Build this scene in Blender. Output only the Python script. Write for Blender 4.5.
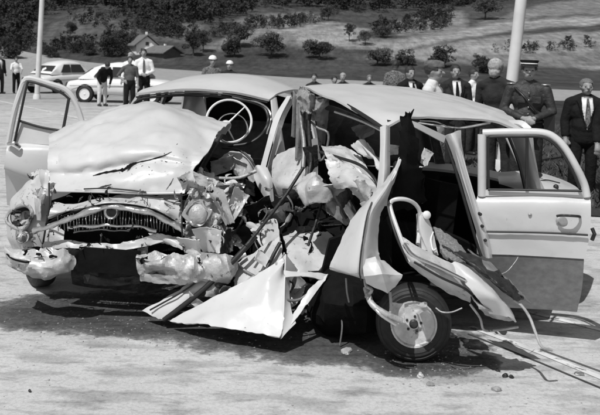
import bpy, bmesh, math, random
import numpy as np
from mathutils import Vector, Matrix, noise

# ------------------------------------------------------------------ camera / light
for o in list(bpy.data.objects): bpy.data.objects.remove(o)
scene = bpy.context.scene
COL = scene.collection
EYE = 1.8; FOC = 830.0; HX, HY = 300.0, 53.0; ROLL = math.radians(1.2)
cd = bpy.data.cameras.new('camera'); cam = bpy.data.objects.new('camera', cd); COL.objects.link(cam)
cd.sensor_width = 36.0; cd.lens = 36.0 * FOC / 600.0
cd.shift_y = -(207.5 - HY) / 600.0
cd.clip_start = 0.05; cd.clip_end = 3000
cam.matrix_world = Matrix.Translation((0, 0, EYE)) @ Matrix.Rotation(math.radians(90), 4, 'X') @ Matrix.Rotation(ROLL, 4, 'Z')
scene.camera = cam
cd.dof.use_dof = True; cd.dof.focus_distance = 5.4; cd.dof.aperture_fstop = 7.0

SUN_EL = math.radians(57); SUN_AZ = math.radians(30)      # sun behind the camera, to its left
to_sun = Vector((-math.sin(SUN_AZ) * math.cos(SUN_EL), -math.cos(SUN_AZ) * math.cos(SUN_EL), math.sin(SUN_EL)))
w = bpy.data.worlds.new('World'); scene.world = w; w.use_nodes = True
nt = w.node_tree; bg = nt.nodes['Background']
sky = nt.nodes.new('ShaderNodeTexSky'); sky.sky_type = 'NISHITA'; sky.sun_disc = False
sky.sun_elevation = SUN_EL; sky.sun_rotation = math.radians(180) + SUN_AZ
bw = nt.nodes.new('ShaderNodeRGBToBW')                    # black-and-white film
nt.links.new(sky.outputs[0], bw.inputs[0]); nt.links.new(bw.outputs[0], bg.inputs[0])
bg.inputs[1].default_value = 0.085
sl = bpy.data.lights.new('sun', 'SUN'); sl.energy = 3.7; sl.angle = math.radians(0.5); sl.color = (1, 1, 1)
so = bpy.data.objects.new('sun', sl); COL.objects.link(so)
so.rotation_euler = (-to_sun).to_track_quat('-Z', 'Y').to_euler(); so.location = (0, 0, 30)
scene.view_settings.view_transform = 'Standard'; scene.view_settings.look = 'None'
scene.view_settings.exposure = 0.05; scene.view_settings.gamma = 1.0; scene.view_settings.use_curve_mapping = False
scene.render.engine = 'CYCLES'

# ------------------------------------------------------------------ helpers
CR, SR = math.cos(ROLL), math.sin(ROLL)
def P(px, py, d):
    u, v = px - HX, py - HY
    u, v = u * CR + v * SR, v * CR - u * SR
    return Vector((u * d / FOC, d, EYE - v * d / FOC))
def proj(x, y, z):
    u = FOC * x / y; v = FOC * (EYE - z) / y
    return HX + u * CR - v * SR, HY + v * CR + u * SR
def PP(l): return [P(*q) for q in l]

ORG = {}
def link(o, parent=None):
    COL.objects.link(o)
    if parent is not None: o.parent = parent
    return o
def thing(name, loc, label, cat, group=None, rz=0.0):
    o = bpy.data.objects.new(name, None); COL.objects.link(o); o.empty_display_size = 0.2
    o.location = loc; o.rotation_euler = (0, 0, rz)
    o['label'] = label; o['category'] = cat
    if group: o['group'] = group
    ORG[o.name] = Vector(loc)
    return o
def mesh_obj(name, V, F, mat, parent=None, smooth=40, local=False):
    me = bpy.data.meshes.new(name)
    if parent is not None and not local:
        g = ORG[parent.name]; V = [(v[0] - g[0], v[1] - g[1], v[2] - g[2]) for v in V]
    me.from_pydata([tuple(v) for v in V], [], [tuple(f) for f in F])
    me.validate()
    if smooth:
        me.polygons.foreach_set('use_smooth', [True] * len(me.polygons))
        me.set_sharp_from_angle(angle=math.radians(smooth))
    if mat: me.materials.append(mat)
    o = bpy.data.objects.new(name, me); link(o, parent)
    if parent is not None: ORG[o.name] = ORG[parent.name]
    return o
def tag(o, label, cat, group=None):
    o['label'] = label; o['category'] = cat
    if group: o['group'] = group
    return o

class MB:
    """collects shapes into one mesh"""
    def __init__(s): s.V = []; s.F = []
    def add(s, V, F):
        n = len(s.V); s.V += [Vector(v) for v in V]; s.F += [tuple(i + n for i in f) for f in F]; return s
    def tube(s, pts, r, n=8, cap=True):
        pts = [Vector(p) for p in pts]
        rs = r if isinstance(r, (list, tuple)) else [r] * len(pts)
        V = []; F = []; up = Vector((0.13, 0.31, 0.94))
        for i, p in enumerate(pts):
            t = (pts[min(i + 1, len(pts) - 1)] - pts[max(i - 1, 0)])
            t = t.normalized() if t.length > 1e-9 else Vector((0, 0, 1))
            a = t.cross(up)
            if a.length < 1e-3: a = t.cross(Vector((1, 0, 0)))
            a.normalize(); b = t.cross(a)
            for k in range(n):
                an = 2 * math.pi * k / n
                V.append(p + (a * math.cos(an) + b * math.sin(an)) * rs[i])
        m = len(pts)
        for i in range(m - 1):
            for k in range(n):
                F.append((i * n + k, i * n + (k + 1) % n, (i + 1) * n + (k + 1) % n, (i + 1) * n + k))
        if cap:
            F.append(tuple(range(n - 1, -1, -1))); F.append(tuple((m - 1) * n + k for k in range(n)))
        return s.add(V, F)
    def ring(s, c, nrm, R, r, n=36, m=8, squash=1.0):
        c = Vector(c); nrm = Vector(nrm).normalized()
        a = nrm.orthogonal().normalized(); b = nrm.cross(a)
        V = []; F = []
        for i in range(n):
            t = 2 * math.pi * i / n; rad = a * math.cos(t) + b * math.sin(t)
            for k in range(m):
                q = 2 * math.pi * k / m
                V.append(c + rad * (R + r * math.cos(q)) + nrm * (r * math.sin(q) * squash))
        for i in range(n):
            for k in range(m):
                F.append((i * m + k, ((i + 1) % n) * m + k, ((i + 1) % n) * m + (k + 1) % m, i * m + (k + 1) % m))
        return s.add(V, F)
    def lathe(s, c, nrm, prof, n=28):
        """prof: list of (radius, height along nrm)"""
        c = Vector(c); nrm = Vector(nrm).normalized()
        a = nrm.orthogonal().normalized(); b = nrm.cross(a)
        V = []; F = []
        for (r, h) in prof:
            for i in range(n):
                t = 2 * math.pi * i / n
                V.append(c + (a * math.cos(t) + b * math.sin(t)) * max(r, 1e-4) + nrm * h)
        for j in range(len(prof) - 1):
            for i in range(n):
                F.append((j * n + i, j * n + (i + 1) % n, (j + 1) * n + (i + 1) % n, (j + 1) * n + i))
        F.append(tuple(range(n - 1, -1, -1))); F.append(tuple((len(prof) - 1) * n + i for i in range(n)))
        return s.add(V, F)
    def ell(s, c, rad, n=14, m=9, rot=None):
        c = Vector(c); V = []; F = []
        for j in range(m + 1):
            ph = math.pi * j / m
            for i in range(n):
                t = 2 * math.pi * i / n
                q = Vector((rad[0] * math.sin(ph) * math.cos(t), rad[1] * math.sin(ph) * math.sin(t), rad[2] * math.cos(ph)))
                if rot is not None: q = rot @ q
                V.append(c + q)
        for j in range(m):
            for i in range(n):
                F.append((j * n + i, (j + 1) * n + i, (j + 1) * n + (i + 1) % n, j * n + (i + 1) % n))
        return s.add(V, F)
    def box(s, c, size, rot=None):
        c = Vector(c); V = []
        for x in (-.5, .5):
            for y in (-.5, .5):
                for z in (-.5, .5):
                    q = Vector((x * size[0], y * size[1], z * size[2]))
                    if rot is not None: q = rot @ q
                    V.append(c + q)
        return s.add(V, [(0, 1, 3, 2), (4, 6, 7, 5), (0, 4, 5, 1), (2, 3, 7, 6), (0, 2, 6, 4), (1, 5, 7, 3)])
    def build(s, name, mat, parent=None, smooth=40, local=False):
        return mesh_obj(name, s.V, s.F, mat, parent, smooth, local)

def crom(pts, t):
    """Catmull-Rom through pts (numpy n x 3) at parameter t 0..n-1"""
    n = len(pts); i = min(int(t), n - 2); f = t - i
    p1, p2 = pts[i], pts[i + 1]
    p0 = pts[i - 1] if i > 0 else 2 * p1 - p2
    p3 = pts[i + 2] if i + 2 < n else 2 * p2 - p1
    return 0.5 * ((2 * p1) + (-p0 + p2) * f + (2 * p0 - 5 * p1 + 4 * p2 - p3) * f * f + (-p0 + 3 * p1 - 3 * p2 + p3) * f ** 3)
def curve(pts, n, linear=False):
    a = np.array([tuple(p) for p in pts], float); out = []
    for k in range(n + 1):
        t = (len(a) - 1) * k / n
        if linear:
            i = min(int(t), len(a) - 2); f = t - i; out.append(a[i] * (1 - f) + a[i + 1] * f)
        else: out.append(crom(a, t))
    return [Vector(p) for p in out]
def creases(rng, k):
    L = []
    for _ in range(k):
        an = rng.uniform(0, math.pi); L.append((math.cos(an), math.sin(an), rng.uniform(-.5, .5), rng.choice((-1, 1)) * rng.uniform(.4, 1)))
    return L
def shell(V, nu, nv, thick, flip=False):
    """grid of nu*nv points (row-major) into a solid sheet"""
    A = np.array([tuple(v) for v in V]).reshape(nu, nv, 3)
    du = np.gradient(A, axis=0); dv = np.gradient(A, axis=1)
    N = np.cross(du, dv); N /= (np.linalg.norm(N, axis=2, keepdims=True) + 1e-9)
    B = A - N * thick
    W = [Vector(p) for p in A.reshape(-1, 3)] + [Vector(p) for p in B.reshape(-1, 3)]
    F = []; o = nu * nv; ix = lambda i, j: i * nv + j
    for i in range(nu - 1):
        for j in range(nv - 1):
            F.append((ix(i, j), ix(i + 1, j), ix(i + 1, j + 1), ix(i, j + 1)))
            F.append((o + ix(i, j), o + ix(i, j + 1), o + ix(i + 1, j + 1), o + ix(i + 1, j)))
    for i in range(nu - 1):
        F.append((ix(i, 0), o + ix(i, 0), o + ix(i + 1, 0), ix(i + 1, 0)))
        F.append((ix(i, nv - 1), ix(i + 1, nv - 1), o + ix(i + 1, nv - 1), o + ix(i, nv - 1)))
    for j in range(nv - 1):
        F.append((ix(0, j), ix(0, j + 1), o + ix(0, j + 1), o + ix(0, j)))
        F.append((ix(nu - 1, j), o + ix(nu - 1, j), o + ix(nu - 1, j + 1), ix(nu - 1, j + 1)))
    return W, F
def sheet_grid(rows, su=6, sv=6, linear=False, crumple=0.0, ncre=7, fine=0.0, fscale=9.0, seed=1, keep_edge=False, ragged=0.0):
    R = [np.array([tuple(p) for p in r], float) for r in rows]
    nr, nc = len(R), len(R[0]); nu, nv = (nr - 1) * su + 1, (nc - 1) * sv + 1
    cols = []
    for r in R: cols.append([np.array(p) for p in curve(r, nv - 1, linear)])
    G = np.zeros((nu, nv, 3))
    for j in range(nv):
        c = curve([cols[i][j] for i in range(nr)], nu - 1, linear)
        for i in range(nu): G[i, j] = c[i]
    if crumple or fine:
        du = np.gradient(G, axis=0); dv = np.gradient(G, axis=1)
        N = np.cross(du, dv); N /= (np.linalg.norm(N, axis=2, keepdims=True) + 1e-9)
        rng = random.Random(seed); L = creases(rng, ncre)
        for i in range(nu):
            for j in range(nv):
                u, v = i / (nu - 1) - .5, j / (nv - 1) - .5
                h = 0
                if crumple: h += crumple * sum(a * (abs(cx * u + cy * v - c) - .25) for cx, cy, c, a in L)
                if fine:
                    q = Vector(G[i, j]) * fscale + Vector((seed * 3.1, 0, 0))
                    h -= fine * (abs(noise.noise(q)) * 2 - .5 + .7 * abs(noise.noise(q * 2.3)) + .25 * abs(noise.noise(q * 5.1)))
                if keep_edge:
                    e = min(i, nu - 1 - i, j, nv - 1 - j) / 3.0; h *= min(1, e)
                G[i, j] += N[i, j] * h
    if ragged:
        r2 = random.Random(seed + 999); c = G.reshape(-1, 3).mean(axis=0)
        for i in range(nu):
            for j in range(nv):
                if i in (0, nu - 1) or j in (0, nv - 1):
                    dv_ = c - G[i, j]; q = np.linalg.norm(dv_) + 1e-9
                    amt = ragged * (r2.random() ** 2 + .8 * max(0, noise.noise(Vector(G[i, j]) * 14)))
                    G[i, j] += dv_ / q * amt + np.array([r2.uniform(-1, 1), r2.uniform(-1, 1), r2.uniform(-1, 1)]) * ragged * .25
    return [Vector(p) for p in G.reshape(-1, 3)], nu, nv
def sheet(name, rows, mat, parent, thick=.006, smooth=32, **k):
    V, nu, nv = sheet_grid(rows, **k)
    W, F = shell(V, nu, nv, thick)
    return mesh_obj(name, W, F, mat, parent, smooth)
def psheet(name, prow, mat, parent, **k):
    return sheet(name, [PP(r) for r in prow], mat, parent, **k)
def chunk(name, px, py, d, wpx, hpx, mat, parent, seed, amp=.35, ang=0, n=9, tilt=.5, thick=.005):
    """irregular crumpled scrap of sheet metal"""
    rng = random.Random(seed); s = d / FOC; W, Hh = wpx * s, hpx * s
    c = P(px, py, d); L = creases(rng, 6); V = []
    tx, tz = rng.uniform(-tilt, tilt), rng.uniform(-tilt, tilt)
    ca, sa = math.cos(math.radians(ang)), math.sin(math.radians(ang))
    k1, k2, k3 = rng.uniform(-.25, .25), rng.uniform(-.25, .25), rng.uniform(.0, .35)
    for i in range(n):
        for j in range(n):
            u, v = i / (n - 1) - .5, j / (n - 1) - .5
            h = sum(a * (abs(cx * u + cy * v - q) - .25) for cx, cy, q, a in L) * amp * min(W, Hh)
            uu = u * (1 + k3 * v * 2) + k1 * v + rng.uniform(-.03, .03); vv = v * (1 - k3 * u) + k2 * u + rng.uniform(-.03, .03)
            x, z = uu * W, vv * Hh
            x, z = x * ca - z * sa, x * sa + z * ca
            V.append(c + Vector((x, -h + x * tx + z * tz, z)))
    W2, F = shell(V, n, n, thick)
    return mesh_obj(name, W2, F, mat, parent, 25)
def curl(name, px, py, d, L, wd, mat, parent, seed):
    """narrow curled strip of torn metal, L and wd in picture pixels"""
    rng = random.Random(seed); s = d / FOC; p = P(px, py, d); a = rng.uniform(0, 6.28); b = rng.uniform(-.6, .6); rows = []
    da, db = rng.uniform(-.7, .7), rng.uniform(-.5, .5); tw = rng.uniform(0, 3.1); dt = rng.uniform(-.6, .6); n = 7
    for k in range(n):
        t = Vector((math.cos(a) * math.cos(b), math.sin(b), math.sin(a) * math.cos(b)))
        sd = t.orthogonal().normalized(); sd = Matrix.Rotation(tw, 3, t) @ sd
        w2 = wd * s * .5 * (1 - .75 * (k / (n - 1)) ** 2) * rng.uniform(.7, 1.3)
        rows.append([p - sd * w2, p + t.cross(sd) * w2 * .35, p + sd * w2]); p = p + t * (L * s / n); a += da * rng.uniform(.2, 1); b += db * rng.uniform(.2, 1); tw += dt
    V, nu, nv = sheet_grid(rows, 2, 2); W, F = shell(V, nu, nv, .003)
    return mesh_obj(name, W, F, mat, parent, 40)
def ptube(name, pts, r_px, mat, parent, n=8, sub=0, smooth=50, wob=0.0):
    p = PP(pts)
    if sub: p = curve(p, sub)
    r = r_px * pts[len(pts) // 2][2] / FOC
    if wob:
        p = [q + Vector((noise.noise(q * 13), noise.noise(q * 13 + Vector((4, 0, 0))), noise.noise(q * 13 + Vector((0, 7, 0))))) * wob for q in p]
        r = [r * (1 + .6 * noise.noise(q * 17)) for q in p]
    return MB().tube(p, r, n).build(name, mat, parent, smooth)

# ------------------------------------------------------------------ materials (all neutral grey: black-and-white photograph)
def new_mat(name):
    m = bpy.data.materials.new(name); m.use_nodes = True
    return m, m.node_tree.nodes, m.node_tree.links, m.node_tree.nodes['Principled BSDF']
def ramp(N, L, src, stops):
    r = N.new('ShaderNodeValToRGB'); e = r.color_ramp.elements
    while len(e) > 1: e.remove(e[0])
    e[0].position = stops[0][0]; e[0].color = (stops[0][1],) * 3 + (1,)
    for p, v in stops[1:]:
        q = e.new(p); q.color = (v, v, v, 1)
    L.new(src, r.inputs[0]); return r
def nz(N, L, scale, detail=4, rough=.55, kind='noise', vec=None, stretch=None):
    t = N.new('ShaderNodeTexNoise' if kind == 'noise' else 'ShaderNodeTexVoronoi')
    t.inputs['Scale'].default_value = scale
    if kind == 'noise': t.inputs['Detail'].default_value = detail; t.inputs['Roughness'].default_value = rough
    if vec is None:
        tc = N.new('ShaderNodeTexCoord'); vec = tc.outputs['Object']
    if stretch:
        mp = N.new('ShaderNodeMapping'); mp.inputs['Scale'].default_value = stretch; L.new(vec, mp.inputs[0]); vec = mp.outputs[0]
    L.new(vec, t.inputs['Vector']); return t
def mul(N, L, a, b, op='MULTIPLY'):
    m = N.new('ShaderNodeMath'); m.operation = op
    for i, q in enumerate((a, b)):
        if isinstance(q, (int, float)): m.inputs[i].default_value = q
        else: L.new(q, m.inputs[i])
    return m.outputs[0]
def simple(name, v, rough=.6, metal=0, var=.15, scale=8, bump=0.0, bscale=40, coat=0.0, spec=.5, wear=0.0, wscale=14):
    m, N, L, b = new_mat(name)
    t = nz(N, L, scale)
    r = ramp(N, L, t.outputs[0], [(.3, v * (1 - var)), (.7, min(1, v * (1 + var)))])
    col = r.outputs[0]
    if wear:
        t2 = nz(N, L, wscale, 8, .7); w2 = ramp(N, L, t2.outputs[0], [(wear, 1.0), (wear + .06, .25)])
        col = mul(N, L, col, w2.outputs[0])
    L.new(col, b.inputs['Base Color'])
    b.inputs['Roughness'].default_value = rough; b.inputs['Metallic'].default_value = metal
    b.inputs['Coat Weight'].default_value = coat; b.inputs['Coat Roughness'].default_value = .12
    b.inputs['Specular IOR Level'].default_value = spec
    if bump:
        t3 = nz(N, L, bscale, 5); bp = N.new('ShaderNodeBump'); bp.inputs['Strength'].default_value = 1; bp.inputs['Distance'].default_value = bump
        L.new(t3.outputs[0], bp.inputs['Height']); L.new(bp.outputs[0], b.inputs['Normal'])
    return m
M = {}
def paint_mat(name, v, spots):
    m, N, L, b = new_mat(name)
    n1 = nz(N, L, 1.6, 3); n2 = nz(N, L, 7, 9, .72); n3 = nz(N, L, 26, 8, .7); 
    col = mul(N, L, ramp(N, L, n1.outputs[0], [(.3, v * .92), (.7, v * 1.06)]).outputs[0], ramp(N, L, n2.outputs[0], [(.28, .90), (.45, 1.0), (.60, 1.0), (.74, .86)]).outputs[0])
    col = mul(N, L, col, ramp(N, L, n3.outputs[0], [(spots, 1.0), (spots + .03, .2)]).outputs[0])
    L.new(col, b.inputs['Base Color'])
    L.new(ramp(N, L, n2.outputs[0], [(.3, .46), (.6, .30)]).outputs[0], b.inputs['Roughness'])
    b.inputs['Coat Weight'].default_value = .25; b.inputs['Coat Roughness'].default_value = .1
    bp = N.new('ShaderNodeBump'); bp.inputs['Distance'].default_value = .004; n6 = nz(N, L, 5, 4); L.new(n6.outputs[0], bp.inputs['Height']); L.new(bp.outputs[0], b.inputs['Normal'])
    return m
M['paint'] = paint_mat('pale_paint', .56, .67)
M['paint_dirty'] = simple('scraped_paint', .48, .42, 0, .16, 9, .006, 16, .15, wear=.60, wscale=26)
M['bare'] = simple('torn_bare_metal', .42, .48, .15, .3, 14, .008, 24, wear=.60, wscale=18)
M['nose'] = paint_mat('grimy_nose_paint', .50, .585)
M['dented'] = simple('dented_bumper', .5, .4, .2, .2, 10, .006, 20, wear=.60, wscale=16)
M['fold'] = simple('creased_roof_paint', .3, .42, .15, .35, 16, .006, 22, wear=.6)  # greyer than the roof: the fold's shade is put into its colour
M['chrome'] = simple('chrome', .62, .2, 1, .08, 6, .002, 20)
M['dull_chrome'] = simple('dented_chrome', .6, .28, .9, .2, 16, .006, 20, wear=.63)
M['black'] = simple('black_interior', .007, .85, 0, .3, 12, .004, 30, spec=.08)  # near-black, so parts meant to lie in shadow stay dark in sun
M['soot'] = simple('greasy_engine_metal', .03, .5, .3, .5, 20, .008, 30)
M['rubber'] = simple('tyre_rubber', .022, .62, 0, .3, 25, .002, 60, spec=.35)
M['gasket'] = simple('window_rubber', .015, .5, 0, .2, 20)
M['fabric'] = simple('grey_upholstery', .2, .95, 0, .35, 90, .003, 160, spec=.1)
M['trim'] = simple('grey_trim', .3, .5, .2, .2, 20, .002, 40)  # also carries the painted shade of the rear door
M['grey'] = simple('mid_grey_metal', .22, .45, .3, .25, 12, .005, 24, wear=.6)
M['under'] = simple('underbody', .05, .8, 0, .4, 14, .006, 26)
M['ivory'] = simple('ivory_plastic', .7, .3, 0, .05, 20)
M['rim'] = simple('wheel_rim', .55, .4, .2, .25, 18, .003, 40, wear=.58)
M['post'] = simple('painted_post', .62, .6, 0, .12, 3)
M['skin'] = simple('skin', .27, .6, 0, .06, 22)
M['eye'] = simple('eye_shadow', .02, .4)
M['white_cloth'] = simple('white_cloth', .75, .9, 0, .06, 9, .022, 9, spec=.1)
M['pale_cloth'] = simple('pale_cloth', .62, .9, 0, .08, 9, .022, 9, spec=.1)
M['grey_cloth'] = simple('grey_cloth', .1, .9, 0, .2, 9, .022, 9, spec=.1)
M['dark_cloth'] = simple('dark_cloth', .028, .9, 0, .3, 9, .022, 9, spec=.15)
M['black_cloth'] = simple('black_cloth', .012, .85, 0, .3, 9, .022, 9, spec=.15)
M['mottled_cloth'] = simple('mottled_cloth', .13, .9, 0, .95, 38, .01, 18, spec=.1)
M['hair'] = simple('dark_hair', .02, .55, 0, .4, 90, .006, 120)
M['grey_hair'] = simple('grey_hair', .14, .6, 0, .4, 90, .006, 120)
M['pale_hair'] = simple('pale_hair', .3, .6, 0, .3, 90, .006, 120)
M['leather'] = simple('black_leather', .012, .4)
M['car_white'] = simple('white_car_paint', .74, .3, 0, .04, 3, 0, 7, .3)
M['bark'] = simple('bark', .06, .95, 0, .4, 3)
M['leaf'] = simple('leaf', .062, .8, 0, .5, 1.2, spec=.2)
M['leaf_dark'] = simple('leaf_dark', .040, .8, 0, .5, .6, spec=.2)
M['leaf_pale'] = simple('leaf_pale', .1, .8, 0, .5, 1.2, spec=.2)
M['blade'] = simple('grass_blade', .07, .8, 0, .5, 3, spec=.2)
M['wall'] = simple('white_render', .85, .9, 0, .05, 1)
M['roof_tile'] = simple('roof_tile', .13, .9, 0, .2, 2)
M['roof_dark'] = simple('dark_roof', .1, .9, 0, .2, 2)
M['stone'] = simple('stone_chip', .25, .9, 0, .3, 30)
M['line'] = simple('worn_line_paint', .62, .85, 0, .2, 5, wear=.56, wscale=9)
def glass_mat():
    m, N, L, b = new_mat('dark_glass')
    b.inputs['Base Color'].default_value = (.03, .03, .03, 1); b.inputs['Roughness'].default_value = .08
    return m
M['glass'] = glass_mat()
M['dusty'] = simple('dusty_cracked_glass', .035, .3, 0, .6, 5, .004, 12)  # opaque and near-black: cabin shade put into the pane's colour

# road surface: pale worn concrete with smears and one big fluid stain under the wrecks
def road_mat():
    m, N, L, b = new_mat('pale_road')
    tc = N.new('ShaderNodeTexCoord'); V = tc.outputs['Object']
    n1 = nz(N, L, .8, 6, .6, vec=V); n2 = nz(N, L, 30, 6, .7, vec=V)
    n3 = nz(N, L, 2.2, 5, .55, vec=V, stretch=(1.0, 2.6, 1)); n4 = nz(N, L, 160, 3, .6, vec=V)
    base = ramp(N, L, n1.outputs[0], [(.3, .47), (.7, .57)]).outputs[0]
    sm = ramp(N, L, n3.outputs[0], [(.50, 1.0), (.57, .80), (.72, .62)]).outputs[0]
    n5 = nz(N, L, 5.5, 6, .6, vec=V, stretch=(.8, 2.4, 1)); sm = mul(N, L, sm, ramp(N, L, n5.outputs[0], [(.54, 1.0), (.60, .82), (.70, .62)]).outputs[0])
    gr = ramp(N, L, n2.outputs[0], [(.25, .72), (.45, 1.0), (.75, 1.06)]).outputs[0]
    g2 = ramp(N, L, n4.outputs[0], [(.3, .86), (.6, 1.04)]).outputs[0]
    col = mul(N, L, mul(N, L, base, sm), mul(N, L, gr, g2))
    wp_ = nz(N, L, 1.1, 5, .6, vec=V); vm = N.new('ShaderNodeVectorMath'); vm.operation = 'MULTIPLY_ADD'
    L.new(wp_.outputs[1], vm.inputs[0]); vm.inputs[1].default_value = (.5, .5, 0); L.new(V, vm.inputs[2])
    vo = N.new('ShaderNodeTexVoronoi'); vo.feature = 'DISTANCE_TO_EDGE'; vo.inputs['Scale'].default_value = .55; L.new(vm.outputs[0], vo.inputs['Vector'])
    ck = ramp(N, L, vo.outputs['Distance'], [(.0, .45), (.004, .62), (.009, 1.0)]).outputs[0]
    vg_ = N.new('ShaderNodeTexVoronoi'); vg_.inputs['Scale'].default_value = 55; L.new(V, vg_.inputs['Vector'])
    ag = ramp(N, L, vg_.outputs['Distance'], [(.0, 1.05), (.5, 1.0), (.8, .88)]).outputs[0]
    col = mul(N, L, col, ag)
    # far side of the carriageway is greyer tarmac
    sep = N.new('ShaderNodeSeparateXYZ'); L.new(V, sep.inputs[0])
    far = N.new('ShaderNodeMapRange'); L.new(sep.outputs[1], far.inputs[0])
    far.inputs[1].default_value = 24; far.inputs[2].default_value = 34; far.inputs[3].default_value = 1.0; far.inputs[4].default_value = .66
    col = mul(N, L, col, far.outputs[0])
    # stain: ellipses broken up by noise
    warp = nz(N, L, 3.0, 6, .65, vec=V); wl = nz(N, L, 14, 5, .6, vec=V)
    wv = mul(N, L, mul(N, L, warp.outputs[0], .5, 'SUBTRACT'), .9)
    wv = mul(N, L, wv, mul(N, L, mul(N, L, wl.outputs[0], .5, 'SUBTRACT'), .35), 'ADD')
    best = None
    for (cx, cy, rx, ry) in STAINS:
        dx = mul(N, L, mul(N, L, sep.outputs[0], cx, 'SUBTRACT'), 1 / rx); dy = mul(N, L, mul(N, L, sep.outputs[1], cy, 'SUBTRACT'), 1 / ry)
        r2 = mul(N, L, mul(N, L, dx, dx), mul(N, L, dy, dy), 'ADD')
        q = mul(N, L, r2, .5, 'POWER')
        best = q if best is None else mul(N, L, best, q, 'MINIMUM')
    q = mul(N, L, best, wv, 'ADD')
    st = ramp(N, L, q, [(.5, .17), (.78, .26), (.93, .50), (1.0, 1.0)])
    spk = ramp(N, L, n2.outputs[0], [(.35, .6), (.62, 1.0), (.72, 2.0)]).outputs[0]
    inside = mul(N, L, st.outputs[0], spk)
    mix = N.new('ShaderNodeMix'); mix.data_type = 'FLOAT'
    gate = ramp(N, L, q, [(.90, 0), (1.0, 1)]).outputs[0]
    L.new(gate, mix.inputs[0]); L.new(inside, mix.inputs[2]); mix.inputs[3].default_value = 1.0
    col = mul(N, L, col, mix.outputs[0])
    L.new(col, b.inputs['Base Color']); b.inputs['Roughness'].default_value = .85; b.inputs['Specular IOR Level'].default_value = .25
    bp = N.new('ShaderNodeBump'); bp.inputs['Distance'].default_value = .006; bp.inputs['Strength'].default_value = .8
    L.new(n2.outputs[0], bp.inputs['Height']); L.new(bp.outputs[0], b.inputs['Normal'])
    return m
def gp(px, py):                                    # near flat ground under a picture point
    u, v = px - HX, py - HY
    u, v = u * CR + v * SR, v * CR - u * SR
    d = FOC * EYE / v
    return u * d / FOC, d
STAINS = []
for (px, py, rx, ry) in ((95, 312, .85, .50), (185, 318, .80, .48), (270, 326, 1.0, .55), (350, 338, .9, .52), (420, 362, .36, .28), (458, 360, .26, .17)):
    x, y = gp(px, py); STAINS.append((x, y, rx, ry))
M['road'] = road_mat()

def tone_mat(name, attr):
    m, N, L, b = new_mat(name)
    a = N.new('ShaderNodeAttribute'); a.attribute_name = attr
    tc = N.new('ShaderNodeTexCoord'); V = tc.outputs['Object']
    n1 = nz(N, L, .9, 9, .75, vec=V, stretch=(1, .22, 1)); n2 = nz(N, L, .07, 4, .6, vec=V); n3 = nz(N, L, .5, 5, .7, vec=V, stretch=(.25, 1, 1))
    r1 = ramp(N, L, n1.outputs[0], [(.3, .45), (.5, 1.0), (.68, 1.5)]).outputs[0]
    r2 = ramp(N, L, n2.outputs[0], [(.35, .8), (.65, 1.2)]).outputs[0]
    r3 = ramp(N, L, n3.outputs[0], [(.35, .75), (.65, 1.2)]).outputs[0]
    L.new(mul(N, L, mul(N, L, a.outputs['Fac'], r1), mul(N, L, r2, r3)), b.inputs['Base Color'])
    b.inputs['Roughness'].default_value = .95; b.inputs['Specular IOR Level'].default_value = .1
    bp = N.new('ShaderNodeBump'); bp.inputs['Distance'].default_value = .5; bp.inputs['Strength'].default_value = .6
    L.new(n1.outputs[0], bp.inputs['Height']); L.new(bp.outputs[0], b.inputs['Normal'])
    return m
M['land'] = tone_mat('meadow_and_fields', 'tone')

# ------------------------------------------------------------------ ground, hills
def sstep(a, b, x):
    t = max(0, min(1, (x - a) / (b - a))); return t * t * (3 - 2 * t)
def gz(x, y):
    z = 0.0
    if y > 12: z = -.012 * (min(y, 50) - 12)
    z -= .32 * math.exp(-((x - .9) / 1.3) ** 2 - ((y - 23) / 3.0) ** 2)
    if y > 95:
        k = y - 95
        z += .13 * k * sstep(0, 45, k) if y < 420 else .13 * 325
        z += 5.5 * math.exp(-((x + 42) / 26) ** 2 - ((y - 190) / 34) ** 2)       # rounded knoll
        z += 3.0 * sstep(20, 90, x) * sstep(0, 60, k)
        z += 1.6 * noise.noise(Vector((x * .02, y * .02, 3))) * sstep(0, 60, k)
    return z
def hit(px, py):
    """first ground point under a picture point on the far land"""
    u, v = px - HX, py - HY
    u, v = u * CR + v * SR, v * CR - u * SR
    d = 20.0
    while d < 600:
        if gz(u * d / FOC, d) >= EYE - v * d / FOC: break
        d += max(.4, d * .006)
    return Vector((u * d / FOC, d, gz(u * d / FOC, d))), d
def inpoly(x, y, poly):
    c = False; n = len(poly); j = n - 1
    for i in range(n):
        xi, yi = poly[i]; xj, yj = poly[j]
        if (yi > y) != (yj > y) and x < (xj - xi) * (y - yi) / (yj - yi) + xi: c = not c
        j = i
    return c
def struct(o): o['kind'] = 'structure'; return o

# road sheet: near carriageway out to its far edge
def far_edge(x):
    pts = [(-80, 135), (-45, 122), (-17, 101), (0, 75), (18.8, 60), (60, 48)]
    for (a, b), (c, d2) in zip(pts[:-1], pts[1:]):
        if x <= c: return b + (d2 - b) * (x - a) / (c - a)
    return 48
xs = sorted(set([round(-80 + 4 * i, 2) for i in range(36)] + [round(-6 + .5 * i, 2) for i in range(25)]))
NR = 90
V = []; F = []
for i in range(NR + 1):
    for x in xs:
        t = i / NR; y = -12 + (far_edge(x) + 12) * (t ** 1.7)
        V.append((x, y, gz(x, y)))
n = len(xs)
for i in range(NR):
    for j in range(n - 1): F.append((i * n + j, i * n + j + 1, (i + 1) * n + j + 1, (i + 1) * n + j))
struct(mesh_obj('road', V, F, M['road'], None, 60))

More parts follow.
